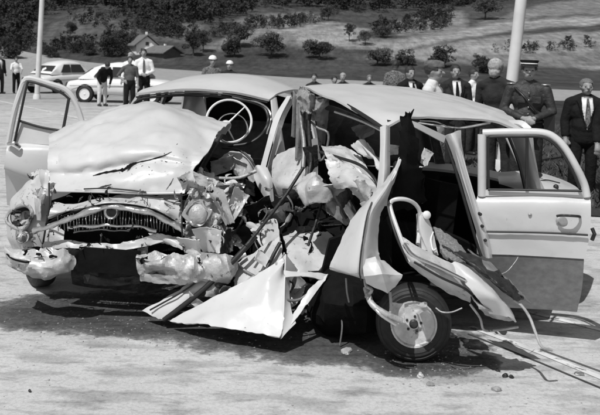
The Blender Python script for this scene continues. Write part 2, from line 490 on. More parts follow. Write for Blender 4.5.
# land sheet: field tones laid out over the hillside
ZONES = [  # (albedo, polygon in picture coordinates, projected once onto the land)
    (.06, [(-400, 47), (0, 60), (160, 62), (300, 60), (420, 66), (470, 80), (600, 90), (900, 95), (900, 75), (600, 70), (450, 62), (380, 57), (230, 51), (-400, 40)]),
    (.062, [(-400, 80), (100, 76), (250, 82), (420, 84), (470, 78), (600, 84), (900, 90), (900, 68), (600, 72), (520, 74), (450, 68), (380, 63), (230, 55), (120, 56), (-400, 52)]),
    (.22, [(205, 52), (250, 46), (330, 47), (400, 52), (420, 40), (370, 38), (300, 44), (205, 48)]),
    (.24, [(360, 58), (420, 48), (480, 38), (560, 32), (900, 26), (900, 72), (600, 70), (500, 62), (420, 60)]),
    (.17, [(430, 62), (480, 54), (600, 52), (900, 50), (900, 68), (600, 66), (500, 66)]),
    (.27, [(350, 46), (430, 36), (470, 27), (520, 20), (600, 16), (900, 10), (900, 24), (600, 24), (520, 30), (450, 40), (380, 52)]),
    (.18, [(470, 25), (520, 10), (600, -6), (900, -20), (900, 8), (600, 14), (530, 18)]),
    (.20, [(380, 26), (430, 14), (460, 12), (470, 26), (440, 36), (400, 36)]),
    (.17, [(205, 46), (245, 30), (300, 20), (350, 24), (345, 38), (280, 46)]),
    (.24, [(276, 32), (330, 22.5), (338, 23.5), (280, 35)]),
    (.27, [(290, 34), (345, 26), (372, 30), (352, 42), (300, 42)]),
    (.16, [(235, 20), (262, 14), (300, 12), (325, 16), (320, 20), (280, 22), (250, 28)]),
    (.10, [(30, 52), (50, 25), (85, 11), (110, 18), (140, 28), (150, 40), (120, 48)]),
    (.12, [(150, 30), (185, 18), (205, 24), (200, 44), (150, 40)]),
]
def tone(px, py):
    px += 4 * noise.noise(Vector((px * .05, py * .1, 1))); py += 2 * noise.noise(Vector((px * .05, py * .1, 7)))
    t = .065
    for a, poly in ZONES:
        if inpoly(px, py, poly): t = a
    return t
PXS = [-900 + 60 * i for i in range(13)] + [-150 + 5 * i for i in range(181)] + [780 + 60 * i for i in range(12)]
DS = [40.0]
while DS[-1] < 640: DS.append(DS[-1] * 1.0115)
V = []; F = []; T = []
for d in DS:
    for px in PXS:
        x = (px - HX) * d / FOC; z = gz(x, d)
        V.append((x, d, z - (.06 if d < far_edge(x) + 1.5 else 0)))
        pq = proj(x, d, z); T.append(sum(tone(pq[0] + a_, pq[1] + b_) for a_, b_ in ((0, 0), (3, .8), (-3, -.8), (2, -1), (-2, 1))) / 5)
n = len(PXS)
for i in range(len(DS) - 1):
    for j in range(n - 1): F.append((i * n + j, i * n + j + 1, (i + 1) * n + j + 1, (i + 1) * n + j))
land = struct(mesh_obj('hillside', V, F, M['land'], None, 80))
at = land.data.attributes.new('tone', 'FLOAT', 'POINT'); at.data.foreach_set('value', T)

# grass verge to the right, behind the open door
V = []; F = []; T = []
nx, ny = 30, 30
for i in range(ny + 1):
    for j in range(nx + 1):
        t = i / ny; y0 = 9.6 + .5 * noise.noise(Vector((j * .4, 0, 0))); y = y0 + (42 - y0) * t ** 1.5
        x0 = 1.6 + (y - 9.6) * .1; x = x0 + (j / nx) ** 1.4 * 45
        V.append((x, y, gz(x, y) + .03 + .05 * noise.noise(Vector((x, y, 0))))); T.append(.055)
n = nx + 1
for i in range(ny):
    for j in range(nx): F.append((i * n + j, i * n + j + 1, (i + 1) * n + j + 1, (i + 1) * n + j))
vg = struct(mesh_obj('grass_verge', V, F, M['land'], None, 80))
at = vg.data.attributes.new('tone', 'FLOAT', 'POINT'); at.data.foreach_set('value', T)
rng = random.Random(5); V = []; F = []
for k in range(9000):
    y = 9.9 + 14 * rng.random() ** 1.6; x = 1.9 + (y - 9.6) * .1 + rng.random() * (2.2 + y * .32)
    cl = noise.noise(Vector((x * 1.3, y * 1.3, 2)))
    if cl < -.25: continue
    h = (.04 + .07 * rng.random()) * (1 + 1.2 * max(0, cl)); a = rng.uniform(0, 6.28); b = rng.uniform(-.12, .12); c = rng.uniform(-.12, .12)
    z = gz(x, y) + .02; wv = .012 + .01 * rng.random(); i = len(V)
    V += [(x - wv * math.cos(a), y - wv * math.sin(a), z), (x + wv * math.cos(a), y + wv * math.sin(a), z), (x + b, y + c, z + h)]; F.append((i, i + 1, i + 2))
gb = mesh_obj('verge_grass', V, F, M['blade'], None, 0); tag(gb, 'rough dark grass growing on the roadside verge', 'grass'); gb['kind'] = 'stuff'

# painted lines and slab joints on the road
def strip(name, pts, wd, mat, lift):
    V = []; F = []
    p = [gp(*q) for q in pts]
    for i, (x, y) in enumerate(p):
        a = p[max(i - 1, 0)]; b = p[min(i + 1, len(p) - 1)]
        t = Vector((b[0] - a[0], b[1] - a[1], 0)).normalized(); nn = Vector((-t.y, t.x, 0)) * wd / 2
        V += [Vector((x, y, gz(x, y) + lift)) + nn, Vector((x, y, gz(x, y) + lift)) - nn]
    for i in range(len(p) - 1): F.append((2 * i, 2 * i + 1, 2 * i + 3, 2 * i + 2))
    return struct(mesh_obj(name, V, F, mat, None, 0))
strip('road_marking', [(470, 327), (540, 353), (620, 386)], .05, M['line'], .004)
strip('road_marking', [(520, 310), (560, 320), (640, 340)], .05, M['line'], .004)
strip('road_marking', [(-40, 86), (0, 95), (60, 109), (110, 121), (180, 139)], .10, M['line'], .004)
strip('road_joint', [(468, 334), (540, 363), (640, 405)], .018, M['under'], .004)
strip('road_joint', [(540, 350), (570, 361), (640, 387)], .012, M['under'], .008)

# ------------------------------------------------------------------ wreck facing us (nose crushed, hood buckled)
def C1(t, l, z): return Vector((-1.25 + .225 * t + .974 * l, 5.7 + .974 * t - .225 * l, z))
c1 = thing('wrecked_car', C1(2, 0, 0), 'pale sedan facing the camera with buckled hood, crushed grille and bare steering wheel', 'car')
# hood, buckled upward
hood = psheet('hood', [
    [(50, 191, 5.72), (85, 191, 5.62), (120, 192, 5.57), (150, 193, 5.53), (184, 193, 5.5)],
    [(50, 181, 5.84), (85, 182, 5.70), (120, 178, 5.60), (155, 172, 5.57), (190, 176, 5.56)],
    [(50, 174, 5.90), (85, 174, 5.80), (120, 168, 5.74), (155, 160, 5.70), (194, 168, 5.66)],
    [(50, 165, 5.93), (85, 161, 5.80), (120, 155, 5.74), (158, 151, 5.72), (200, 162, 5.70)],
    [(50, 152, 6.05), (85, 143, 6.0), (120, 138, 5.95), (162, 136, 5.9), (208, 152, 5.86)],
    [(51, 137, 6.4), (80, 125, 6.4), (115, 114, 6.4), (160, 109, 6.32), (220, 130, 6.2)],
    [(54, 134, 6.75), (85, 122, 6.8), (115, 111, 6.8), (160, 106, 6.72), (231, 124, 6.5)],
    [(60, 140, 6.9), (90, 130, 6.95), (118, 122, 6.95), (165, 116, 6.9), (226, 134, 6.6)]],
    M['paint'], c1, su=12, sv=12, crumple=.05, ncre=9, fine=.018, fscale=4.6, seed=11, smooth=24)
ptube('hood_edge', [(52, 191, 5.70), (85, 191.5, 5.6), (120, 192.5, 5.55), (150, 193.5, 5.51), (182, 193, 5.48)], 1.2, M['paint'], hood, sub=16)
ptube('tear', [(84, 189, 5.59), (110, 188.5, 5.55), (146, 192, 5.5)], .8, M['gasket'], hood, sub=8)
# tears, creases and chips lying on a panel: cast from a picture point onto the sheet itself
from mathutils.bvhtree import BVHTree
def surf(o):
    g = ORG[o.name]; return BVHTree.FromPolygons([v.co + g for v in o.data.vertices], [tuple(p.vertices) for p in o.data.polygons])
def onto(bv, px, py, lift=.004):
    e = Vector((0, 0, EYE)); dr = (P(px, py, 5) - e).normalized(); h = bv.ray_cast(e, dr)
    if h[0] is None: return None
    nn = h[1] if h[1].dot(dr) < 0 else -h[1]
    return h[0] + nn * lift
def ribbon(name, bv, pts, mat, parent, lift=.003):
    """pts: (px, py, half width px); jagged dark tear with a raised lip"""
    rng = random.Random(len(pts) + int(pts[0][0])); V = []; F = []; Q = []
    for (a, b), (ax, ay, aw), (bx, by, bw_) in [((i, i + 1), pts[i], pts[i + 1]) for i in range(len(pts) - 1)]:
        for k in range(5):
            t = k / 5; Q.append((ax + (bx - ax) * t, ay + (by - ay) * t, (aw + (bw_ - aw) * t) * rng.uniform(.5, 1.4)))
    for (px, py, wd) in Q:
        u, v = onto(bv, px, py - wd, lift), onto(bv, px, py + wd, lift)
        if u is None or v is None: continue
        V += [u, v]
    for i in range(len(V) // 2 - 1): F.append((2 * i, 2 * i + 1, 2 * i + 3, 2 * i + 2))
    return mesh_obj(name, V, F, mat, parent, 0) if F else None
hb = surf(hood)
ribbon('tear', hb, [(93, 176, .2), (104, 173, 1.3), (116, 171, .9), (124, 170, 2.0), (128, 167, 2.4), (133, 164, 1.4), (140, 162, .5), (150, 160, .7), (163, 156, .5), (174, 151, .2)], M['black'], hood)
ribbon('tear', hb, [(127, 172, .2), (131, 167, 1.5), (137, 162, .2)], M['black'], hood, .006)
ribbon('tear', hb, [(166, 190, .2), (171, 183, .8), (174, 177, .3)], M['soot'], hood)
ribbon('tear', hb, [(98, 188, .1), (106, 186, .9), (113, 184, .2)], M['soot'], hood)
rg = random.Random(41)
for k in range(34):
    u = rg.random(); px, py = 122 + 70 * u + rg.gauss(0, 7), 178 - 22 * u + rg.gauss(0, 8); q = rg.uniform(.15, .5) * (2.2 if rg.random() < .12 else 1); e = rg.uniform(-.7, .7)
    ribbon('paint_chip', hb, [(px - q * 1.5, py - e, q * .15), (px - q * .3, py + rg.uniform(-.3, .3), q * rg.uniform(.3, 1)), (px + q * rg.uniform(.6, 2.4), py + e, q * .15)], M['soot'], hood)
# roof and cabin
roof1 = sheet('roof', [
    [C1(1.72, -.62, 1.385), C1(1.66, -.3, 1.43), C1(1.64, 0, 1.445), C1(1.66, .3, 1.43), C1(1.74, .61, 1.37)],
    [C1(1.95, -.64, 1.42), C1(1.95, -.32, 1.50), C1(1.95, 0, 1.53), C1(1.95, .32, 1.51), C1(1.95, .64, 1.42)],
    [C1(2.4, -.65, 1.43), C1(2.4, -.33, 1.535), C1(2.4, 0, 1.565), C1(2.4, .33, 1.54), C1(2.4, .65, 1.43)],
    [C1(2.9, -.62, 1.40), C1(2.9, -.31, 1.50), C1(2.9, 0, 1.53), C1(2.9, .31, 1.50), C1(2.9, .62, 1.40)],
    [C1(3.3, -.58, 1.30), C1(3.35, -.3, 1.38), C1(3.36, 0, 1.40), C1(3.35, .3, 1.38), C1(3.3, .58, 1.30)]],
    M['paint'], c1, su=8, sv=8, fine=.004, fscale=2.5, seed=4, thick=.02)
MB().tube(curve([C1(1.72, -.63, 1.37), C1(1.64, -.3, 1.418), C1(1.62, 0, 1.433), C1(1.64, .3, 1.418), C1(1.73, .60, 1.36)], 24), .007).build('windscreen_header', M['gasket'], roof1)
# windscreen rubber and pillars
MB().tube(curve([C1(1.50, -.70, 1.0), C1(1.62, -.67, 1.2), C1(1.70, -.60, 1.34), C1(1.66, -.3, 1.395), C1(1.64, 0, 1.41), C1(1.66, .3, 1.39), C1(1.71, .54, 1.335), C1(1.66, .63, 1.24), C1(1.56, .62, 1.12), C1(1.47, .52, 1.03), C1(1.42, .35, 1.0)], 60), .013).build('windscreen_gasket', M['gasket'], c1)
MB().tube(curve([C1(1.66, .3, 1.405), C1(1.70, .55, 1.35), C1(1.66, .655, 1.25), C1(1.55, .65, 1.1)], 24), .009).build('windscreen_trim', M['chrome'], c1)
for sgn in (-1, 1):
    sheet('pillar', [[C1(1.40, .75 * sgn, .94), C1(1.47, .79 * sgn, .94), C1(1.56, .80 * sgn, .93)],
                     [C1(1.56, .70 * sgn, 1.16), C1(1.62, .73 * sgn, 1.17), C1(1.68, .72 * sgn, 1.17)],
                     [C1(1.72, .63 * sgn, 1.38), C1(1.79, .645 * sgn, 1.40), C1(1.84, .63 * sgn, 1.40)]], M['paint'], c1, su=5, sv=3, thick=.02)
    sheet('rear_pillar', [[C1(2.95, .76 * sgn, .93), C1(3.3, .75 * sgn, .93), C1(3.75, .66 * sgn, .93)],
                          [C1(2.98, .69 * sgn, 1.18), C1(3.25, .68 * sgn, 1.18), C1(3.5, .60 * sgn, 1.17)],
                          [C1(2.9, .63 * sgn, 1.40), C1(3.1, .61 * sgn, 1.38), C1(3.3, .56 * sgn, 1.32)]], M['paint'], c1, su=4, sv=4, thick=.02)
    sheet('door_pillar', [[C1(2.42, .77 * sgn, .93), C1(2.52, .77 * sgn, .93)], [C1(2.42, .71 * sgn, 1.2), C1(2.5, .71 * sgn, 1.2)], [C1(2.42, .64 * sgn, 1.42), C1(2.5, .64 * sgn, 1.42)]], M['grey'], c1, su=4, sv=2, thick=.02)
    sheet('body_side', [[C1(1.6 if sgn > 0 else 1.45, .70 * sgn, .28), C1(2.4, .72 * sgn, .28), C1(3.2, .72 * sgn, .30), C1(4.1, .62 * sgn, .36)],
                        [C1(1.6 if sgn > 0 else 1.45, .80 * sgn, .55), C1(2.4, .81 * sgn, .55), C1(3.2, .81 * sgn, .6), C1(4.15, .70 * sgn, .6)],
                        [C1(1.6 if sgn > 0 else 1.45, .80 * sgn, .80), C1(2.4, .80 * sgn, .82), C1(3.2, .80 * sgn, .82), C1(4.1, .68 * sgn, .78)],
                        [C1(1.6 if sgn > 0 else 1.45, .76 * sgn, .94), C1(2.4, .76 * sgn, .94), C1(3.2, .75 * sgn, .93), C1(4.0, .60 * sgn, .86)]],
          M['paint'], c1, su=4, sv=5, thick=.015)
sheet('trunk_lid', [[C1(3.5, -.6, .95), C1(3.5, 0, .98), C1(3.5, .6, .95)], [C1(3.9, -.6, .90), C1(3.9, 0, .94), C1(3.9, .6, .90)], [C1(4.15, -.62, .72), C1(4.18, 0, .74), C1(4.15, .62, .72)], [C1(4.2, -.62, .36), C1(4.22, 0, .36), C1(4.2, .62, .36)]], M['paint'], c1, su=5, sv=5, thick=.012)
sheet('rear_window', [[C1(3.5, -.56, .97), C1(3.52, 0, .99), C1(3.5, .56, .97)], [C1(3.3, -.52, 1.29), C1(3.36, 0, 1.38), C1(3.3, .52, 1.29)]], M['glass'], c1, su=4, sv=6, thick=.006)
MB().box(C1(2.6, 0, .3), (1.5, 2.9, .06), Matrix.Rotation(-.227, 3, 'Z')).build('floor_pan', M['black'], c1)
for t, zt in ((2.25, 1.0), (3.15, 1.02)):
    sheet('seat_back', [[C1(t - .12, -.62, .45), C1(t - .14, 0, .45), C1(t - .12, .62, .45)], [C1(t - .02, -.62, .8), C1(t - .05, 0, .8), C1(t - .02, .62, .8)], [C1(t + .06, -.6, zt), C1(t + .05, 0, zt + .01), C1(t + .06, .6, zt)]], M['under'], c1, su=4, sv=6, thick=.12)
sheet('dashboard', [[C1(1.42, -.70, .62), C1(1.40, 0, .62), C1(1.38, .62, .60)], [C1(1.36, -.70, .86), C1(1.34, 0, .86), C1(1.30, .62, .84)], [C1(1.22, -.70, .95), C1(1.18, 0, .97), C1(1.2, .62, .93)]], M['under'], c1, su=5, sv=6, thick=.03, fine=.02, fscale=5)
# steering wheel
sc = P(229, 121, 7.0); sn = Vector((.12, -.90, .42)).normalized()
sw = MB().ring(sc, sn, .190, .0105, 44, 8).build('steering_wheel', M['ivory'], c1)
MB().ring(sc + Vector((.03, -.05, -.055)), sn, .13, .0055, 36, 6).build('horn_ring', M['chrome'], sw)
hub = sc + Vector((-.02, -.06, -.03))
MB().lathe(hub, sn, [(.045, -.03), (.045, .0), (.03, .02), (.001, .026)], 18).build('hub', M['ivory'], sw)
for ex, ez in ((.13, .12), (-.15, -.07), (.05, -.17)):
    MB().tube([hub, hub * .5 + (sc + Vector((ex, .03, ez))) * .5 + Vector((0, -.012, 0)), sc + Vector((ex, .0, ez))], [.010, .007, .005]).build('spoke', M['ivory'], sw)
MB().tube([hub, hub + Vector((-.2, -.55, -.42))], .022).build('steering_column', M['soot'], c1)
# cowl debris between hood and pillar
psheet('cowl', [[(218, 152, 6.7), (235, 147, 6.75), (252, 152, 6.7), (264, 168, 6.6)],
                [(216, 160, 6.6), (232, 155, 6.62), (248, 160, 6.6), (259, 176, 6.5)],
                [(212, 170, 6.5), (228, 166, 6.5), (240, 172, 6.5), (252, 184, 6.45)]], M['paint_dirty'], c1, su=6, sv=6, crumple=.05, seed=3, fine=.02, fscale=8, ragged=0.02)
ptube('cowl_molding', [(222, 148, 6.65), (238, 150, 6.62), (250, 159, 6.55), (260, 175, 6.5)], 1.1, M['gasket'], c1, sub=12)
ptube('cross_rail', [(188, 176, 6.0), (212, 178, 6.0), (238, 178, 6.05), (256, 171, 6.1)], 1.8, M['bare'], c1, sub=12)
psheet('wing_remnant', [[(194, 180, 5.9), (215, 182, 5.9), (236, 180, 5.95)], [(196, 188, 5.85), (216, 190, 5.85), (240, 189, 5.9)], [(205, 193, 5.85), (222, 196, 5.85), (238, 193, 5.9)]], M['bare'], c1, su=6, sv=7, crumple=.05, seed=21, fine=.02, fscale=9, ragged=0.02)
# A pillar strip and crushed left door
psheet('door_frame', [[(287, 96, 7.2), (291, 96, 7.2)], [(274, 118, 6.9), (280, 118, 6.9)], [(266, 146, 6.7), (271, 147, 6.7)], [(259, 172, 6.5), (264, 174, 6.5)]], M['paint'], c1, su=5, sv=3, thick=.02)
psheet('door_frame', [[(293, 96, 7.1), (296, 96, 7.1)], [(281, 118, 6.85), (285, 118, 6.85)], [(273, 146, 6.65), (277, 148, 6.65)], [(267, 170, 6.45), (270, 172, 6.45)]], M['chrome'], c1, su=5, sv=2, thick=.012)
psheet('door', [[(272, 150, 6.5), (286, 146, 6.4), (300, 148, 6.3), (308, 158, 6.2)], [(268, 164, 6.4), (284, 163, 6.25), (300, 165, 6.15), (304, 175, 6.1)],
                [(270, 182, 6.3), (282, 184, 6.15), (292, 186, 6.1), (297, 186, 6.1)], [(276, 196, 6.35), (283, 197, 6.25), (288, 196, 6.2), (291, 192, 6.2)]], M['paint_dirty'], c1, su=6, sv=6, crumple=.06, seed=8, fine=.012, fscale=5)
psheet('door_skin', [[(250, 168, 6.3), (258, 166, 6.25), (266, 170, 6.25)], [(254, 180, 6.2), (264, 178, 6.15), (272, 184, 6.15)], [(264, 198, 6.15), (270, 198, 6.1), (276, 204, 6.1)]], M['paint'], c1, su=6, sv=5, crumple=.05, seed=9)
# right-hand front door standing open
dr = psheet('open_door', [
    [(8, 143, 6.72), (30, 143, 6.72), (60, 145, 6.75), (92, 150, 6.8)],
    [(6, 152, 6.66), (30, 151, 6.65), (60, 153, 6.68), (92, 158, 6.74)],
    [(4, 168, 6.66), (30, 176, 6.65), (60, 184, 6.68), (92, 192, 6.74)],
    [(5, 172, 6.74), (30, 181, 6.74), (60, 190, 6.78), (92, 198, 6.84)],
    [(7, 205, 6.86), (30, 212, 6.86), (60, 222, 6.9), (92, 230, 6.95)]], M['paint'], c1, su=5, sv=6, thick=.05)
fr = curve(PP([(8, 146, 6.73), (15, 110, 6.73), (23, 84, 6.74)]), 8) + curve(PP([(24, 81.5, 6.74), (30, 78.5, 6.74), (50, 84, 6.75), (66, 90, 6.77), (76, 104, 6.78), (83, 125, 6.8), (90, 150, 6.8)]), 24)
MB().tube(fr, .024).build('window_frame', M['paint'], dr)
fi = PP([(14, 144, 6.70), (21, 112, 6.7), (27, 85, 6.71), (31, 82, 6.71), (50, 88, 6.72), (63, 94, 6.73), (70, 100, 6.74)])
MB().tube(curve(fi, 24), .010).build('window_rubber', M['gasket'], dr)
ptube('quarter_light_bar', [(69, 98, 6.73), (64, 125, 6.73), (62, 131, 6.72)], 1.5, M['gasket'], dr, sub=6)
ptube('window_sill', [(20, 121, 6.71), (40, 127, 6.72), (62, 131, 6.73), (85, 137, 6.76)], 1.2, M['gasket'], dr, sub=10)
psheet('door_upper_skin', [[(20, 122, 6.73), (50, 129.5, 6.74), (90, 139, 6.79)], [(12, 143, 6.71), (50, 145, 6.72), (92, 151, 6.78)]], M['paint'], dr, su=4, sv=8, thick=.04)
MB().tube(curve(PP([(8, 144, 6.64), (14, 143.5, 6.60), (20, 147, 6.64)]), 8), [.013, .015, .017, .018, .018, .018, .017, .015, .013]).build('handle', M['dull_chrome'], dr)
MB().ell(P(14, 149, 6.66), (.05, .006, .028)).build('handle_recess', M['paint'], dr)
# nose: fender with right headlamp
psheet('fender', [[(32, 179, 5.95), (44, 172, 5.9), (52, 176, 5.85)], [(14, 196, 5.95), (30, 192, 5.82), (50, 190, 5.78)], [(7, 215, 5.95), (18, 214, 5.78), (46, 212, 5.70)],
                  [(7, 236, 5.95), (20, 236, 5.74), (45, 232, 5.68)], [(12, 250, 5.95), (24, 250, 5.76), (44, 250, 5.70)]], M['nose'], c1, su=6, sv=6, crumple=.03, seed=14, fine=.012, fscale=7)
psheet('fender_fold', [[(33, 172, 5.8), (38, 168, 5.74), (50, 170, 5.74)], [(34, 184, 5.76), (40, 182, 5.70), (50, 186, 5.72)], [(36, 196, 5.74), (43, 198, 5.66), (52, 196, 5.7)]], M['paint'], c1, su=8, sv=8, linear=True, crumple=.05, ncre=9, seed=22, fine=.006, fscale=10, smooth=20, ragged=0.015)
ptube('fender_seam', [(49, 183, 5.68), (49, 205, 5.62), (46, 225, 5.60), (42, 250, 5.62)], 1.0, M['gasket'], c1, sub=10)
hl = P(21, 217, 5.70); hn = Vector((-.16, -.98, .05)).normalized()
_b = MB().ring(hl, hn, .083, .013, 40, 8)
_b.V = [v + Vector((noise.noise(v * 9), noise.noise(v * 9 + Vector((5, 0, 0))) * .8, noise.noise(v * 9 + Vector((9, 0, 0))))) * .03 for v in _b.V]
h1 = _b.build('headlamp', M['bare'], c1)
MB().lathe(hl - hn * .09, hn, [(.02, 0), (.055, .02), (.08, .08), (.082, .088), (.05, .03), (.01, .012)], 24).build('lamp_bowl', M['soot'], h1)
for k in range(5):
    chunk('broken_lens', 21 + random.Random(k).uniform(-8, 8), 217 + random.Random(k + 9).uniform(-7, 7), 5.68, 7, 6, M['chrome'] if k % 2 else M['soot'], h1, 60 + k, .6, n=5)
MB().lathe(P(23, 237, 5.72), hn, [(.042, 0), (.042, .02), (.034, .03), (.03, .024), (.02, .034), (.001, .04)], 22).build('indicator_lamp', M['trim'], c1)
MB().ring(P(23, 237, 5.70), hn, .04, .006, 24, 6).build('indicator_rim', M['paint'], c1)
chunk('crumpled_flap', 37, 210, 5.66, 10, 22, M['paint_dirty'], c1, 31, .7)
chunk('crumpled_flap', 40, 196, 5.68, 12, 14, M['bare'], c1, 32, .8)
# grille
nosep = psheet('nose_panel', [[(52, 200, 5.66), (85, 198, 5.60), (115, 191, 5.60), (150, 190, 5.58), (181, 190, 5.56)],
                      [(50, 214, 5.60), (80, 207, 5.50), (112, 203, 5.46), (150, 207, 5.46), (182, 214, 5.46)],
                      [(46, 222, 5.64), (76, 213, 5.53), (112, 206.5, 5.48), (150, 213, 5.49), (182, 228, 5.50)]], M['nose'], c1, su=6, sv=7, crumple=.03, ncre=9, seed=5, fine=.03, fscale=6, smooth=24)
psheet('nose_panel', [[(44, 224, 5.66), (54, 224, 5.64), (64, 231, 5.62)], [(43, 238, 5.64), (54, 238, 5.62), (64, 240, 5.6)], [(43, 250, 5.62), (54, 250, 5.6), (66, 248, 5.58)]], M['paint_dirty'], c1, su=5, sv=5, crumple=.02, seed=25)
ptube('nose_seam', [(181, 193, 5.44), (182, 210, 5.42), (182, 230, 5.42), (184, 248, 5.44)], .9, M['gasket'], c1, sub=8)
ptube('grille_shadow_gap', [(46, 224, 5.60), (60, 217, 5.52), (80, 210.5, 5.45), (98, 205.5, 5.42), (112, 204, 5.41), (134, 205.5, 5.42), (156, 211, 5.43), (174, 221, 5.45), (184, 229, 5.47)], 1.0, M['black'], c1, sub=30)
gr = ptube('grille_bar', [(34, 231, 5.55), (50, 226, 5.5), (76, 216, 5.44), (98, 209, 5.40), (112, 207, 5.38), (132, 209, 5.39), (155, 215, 5.41), (172, 224, 5.43), (188, 233, 5.45)], 2.9, M['dull_chrome'], c1, sub=36, wob=.012)
ptube('grille_bar', [(68, 228, 5.50), (90, 226, 5.46), (112, 225.5, 5.45), (140, 227, 5.46), (156, 231, 5.48)], 1.6, M['dull_chrome'], c1, sub=20, wob=.012)
ptube('grille_bar', [(74, 233, 5.50), (96, 230, 5.48), (130, 231, 5.48)], .8, M['grey'], c1, sub=14, wob=.012)
rg = random.Random(3)
for k in range(38):
    px = 58 + k * 3.1; mid = abs(px - 112) / 60
    top = 210 + 8 * mid ** 1.5 + rg.uniform(-1, 1); bot = 228 + rg.uniform(-2, 2) + 3 * mid
    ptube('grille_tooth', [(px + rg.uniform(-1, 1), top, 5.53), (px + rg.uniform(-.6, .6), (top + bot) / 2, 5.50), (px + rg.uniform(-1.6, 1.6), bot, 5.54)], .55, M['grey'] if k % 3 else M['dull_chrome'], c1, n=5, smooth=60)
em = MB().lathe(P(111, 212, 5.42), (0, -1, .05), [(.05, -.02), (.05, .0), (.042, .014), (.034, .010)], 24).build('emblem_ring', M['dull_chrome'], c1)
MB().lathe(P(111, 212, 5.40), (0, -1, .05), [(.034, -.02), (.034, -.008), (.02, .0), (.001, .004)], 20).build('emblem', M['soot'], em)
psheet('grille_backing', [[(50, 206, 5.72), (110, 200, 5.66), (180, 206, 5.62)], [(48, 248, 5.74), (110, 254, 5.68), (182, 250, 5.64)]], M['black'], c1, su=5, sv=6)
psheet('lower_panel', [[(42, 242, 5.62), (66, 240, 5.56), (90, 242, 5.52), (115, 243, 5.5), (140, 239, 5.48), (158, 233, 5.5)],
                       [(42, 250, 5.60), (66, 248, 5.53), (92, 249, 5.48), (116, 250, 5.46), (142, 247, 5.46), (170, 240, 5.5)]], M['nose'], c1, su=6, sv=6, fine=.02, fscale=9, seed=6, thick=.01, ragged=0.008)
psheet('lower_panel', [[(150, 232, 5.54), (165, 234, 5.5), (181, 238, 5.5)], [(160, 243, 5.52), (172, 246, 5.48), (183, 251, 5.48)]], M['paint_dirty'], c1, su=6, sv=6, crumple=.04, seed=16, ragged=0.008)
MB().box(P(109, 261, 5.42), (.40, .012, .16), Matrix.Rotation(.05, 3, 'Y')).build('number_plate', M['black'], c1)
psheet('apron', [[(70, 262, 5.66), (110, 262, 5.62), (170, 262, 5.58), (236, 262, 5.6)], [(72, 284, 5.74), (110, 290, 5.7), (170, 290, 5.66), (236, 288, 5.7)]], M['soot'], c1, su=5, sv=8, fine=.03, fscale=8, seed=12)  # dark sheet added to block the bright gap under the bumper
chunk('plate_bracket', 143, 257, 5.42, 10, 18, M['soot'], c1, 41, .3)
chunk('plate_bracket', 76, 257, 5.45, 9, 16, M['soot'], c1, 42, .3)
rg = random.Random(88)
for k in range(30):        # splinters, plus black strips standing for shaded gaps, over the nose
    px = rg.uniform(44, 182); py = rg.choice((rg.uniform(193, 204), rg.uniform(226, 252)))
    curl('metal_splinter', px, py, 5.47 if py < 210 else 5.44, rg.uniform(6, 18), rg.uniform(1, 3.4), M[rg.choice(['black', 'soot', 'soot', 'bare'])], c1, 1200 + k)
for k in range(12):
    curl('metal_splinter', rg.uniform(8, 48), rg.uniform(176, 246), 5.66, rg.uniform(6, 14), rg.uniform(1, 4), M[rg.choice(['black', 'soot', 'bare'])], c1, 1300 + k)
# bumper, folded
psheet('bumper', [[(6, 245, 5.66), (22, 250, 5.50), (40, 246, 5.52), (60, 248, 5.46), (74, 250, 5.48)],
                  [(5, 251, 5.58), (20, 255, 5.47), (42, 252, 5.46), (62, 255, 5.38), (74, 257, 5.44)],
                  [(7, 257, 5.56), (22, 263, 5.40), (42, 262, 5.36), (60, 264, 5.34), (73, 263, 5.42)],
                  [(10, 265, 5.58), (24, 272, 5.44), (42, 277, 5.38), (58, 274, 5.38), (71, 268, 5.44)],
                  [(13, 266, 5.68), (27, 274, 5.56), (43, 279, 5.50), (58, 276, 5.50), (70, 270, 5.52)]], M['dented'], c1, su=9, sv=10, crumple=.02, ncre=10, seed=18, fine=.022, fscale=8, thick=.006, smooth=22)
psheet('bumper_tip', [[(4, 246, 5.56), (12, 252, 5.46), (30, 257, 5.40)], [(4, 250, 5.54), (12, 257, 5.43), (30, 261, 5.37)], [(5, 256, 5.56), (13, 263, 5.45), (30, 265, 5.39)]], M['dented'], c1, su=5, sv=6, fine=.008, fscale=16, seed=2)
ptube('bumper_edge', [(7, 254, 5.50), (13, 259, 5.42), (24, 262, 5.375), (29, 262, 5.37)], .9, M['black'], c1, sub=10)  # black tube stands for the shaded hollow in the folded bumper
for (px, py, wp, hp, sd) in ((44, 249, 10, 4, 1), (40, 254, 8, 3, 2), (53, 257, 9, 3, 3), (30, 250, 9, 3, 4)):
    curl('torn_edge', px - 4, py, 5.40, wp * 1.4, hp, M['black'], c1, 900 + sd)  # black strips stand for the shade in the bumper's cavities
psheet('bumper', [[(138, 252, 5.46), (160, 251, 5.44), (185, 255, 5.42), (210, 259, 5.42), (234, 262, 5.44)],
                  [(138, 258, 5.40), (162, 258, 5.36), (186, 262, 5.36), (210, 265, 5.36), (236, 265, 5.42)],
                  [(138, 266, 5.38), (162, 267, 5.33), (186, 270, 5.32), (210, 272, 5.34), (230, 270, 5.42)],
                  [(140, 275, 5.40), (164, 277, 5.36), (188, 278, 5.34), (205, 279, 5.36), (224, 274, 5.44)]], M['bare'], c1, su=10, sv=12, crumple=.05, ncre=12, seed=19, fine=.06, fscale=6, thick=.006, smooth=20)
psheet('bumper_lip', [[(139, 273, 5.38), (160, 275, 5.34), (185, 276, 5.33), (206, 276, 5.35)], [(140, 281, 5.40), (162, 284, 5.36), (186, 285, 5.35), (204, 282, 5.38)]], M['dented'], c1, su=6, sv=8, fine=.012, fscale=9, seed=5, thick=.006, ragged=0.008)
rg = random.Random(61)
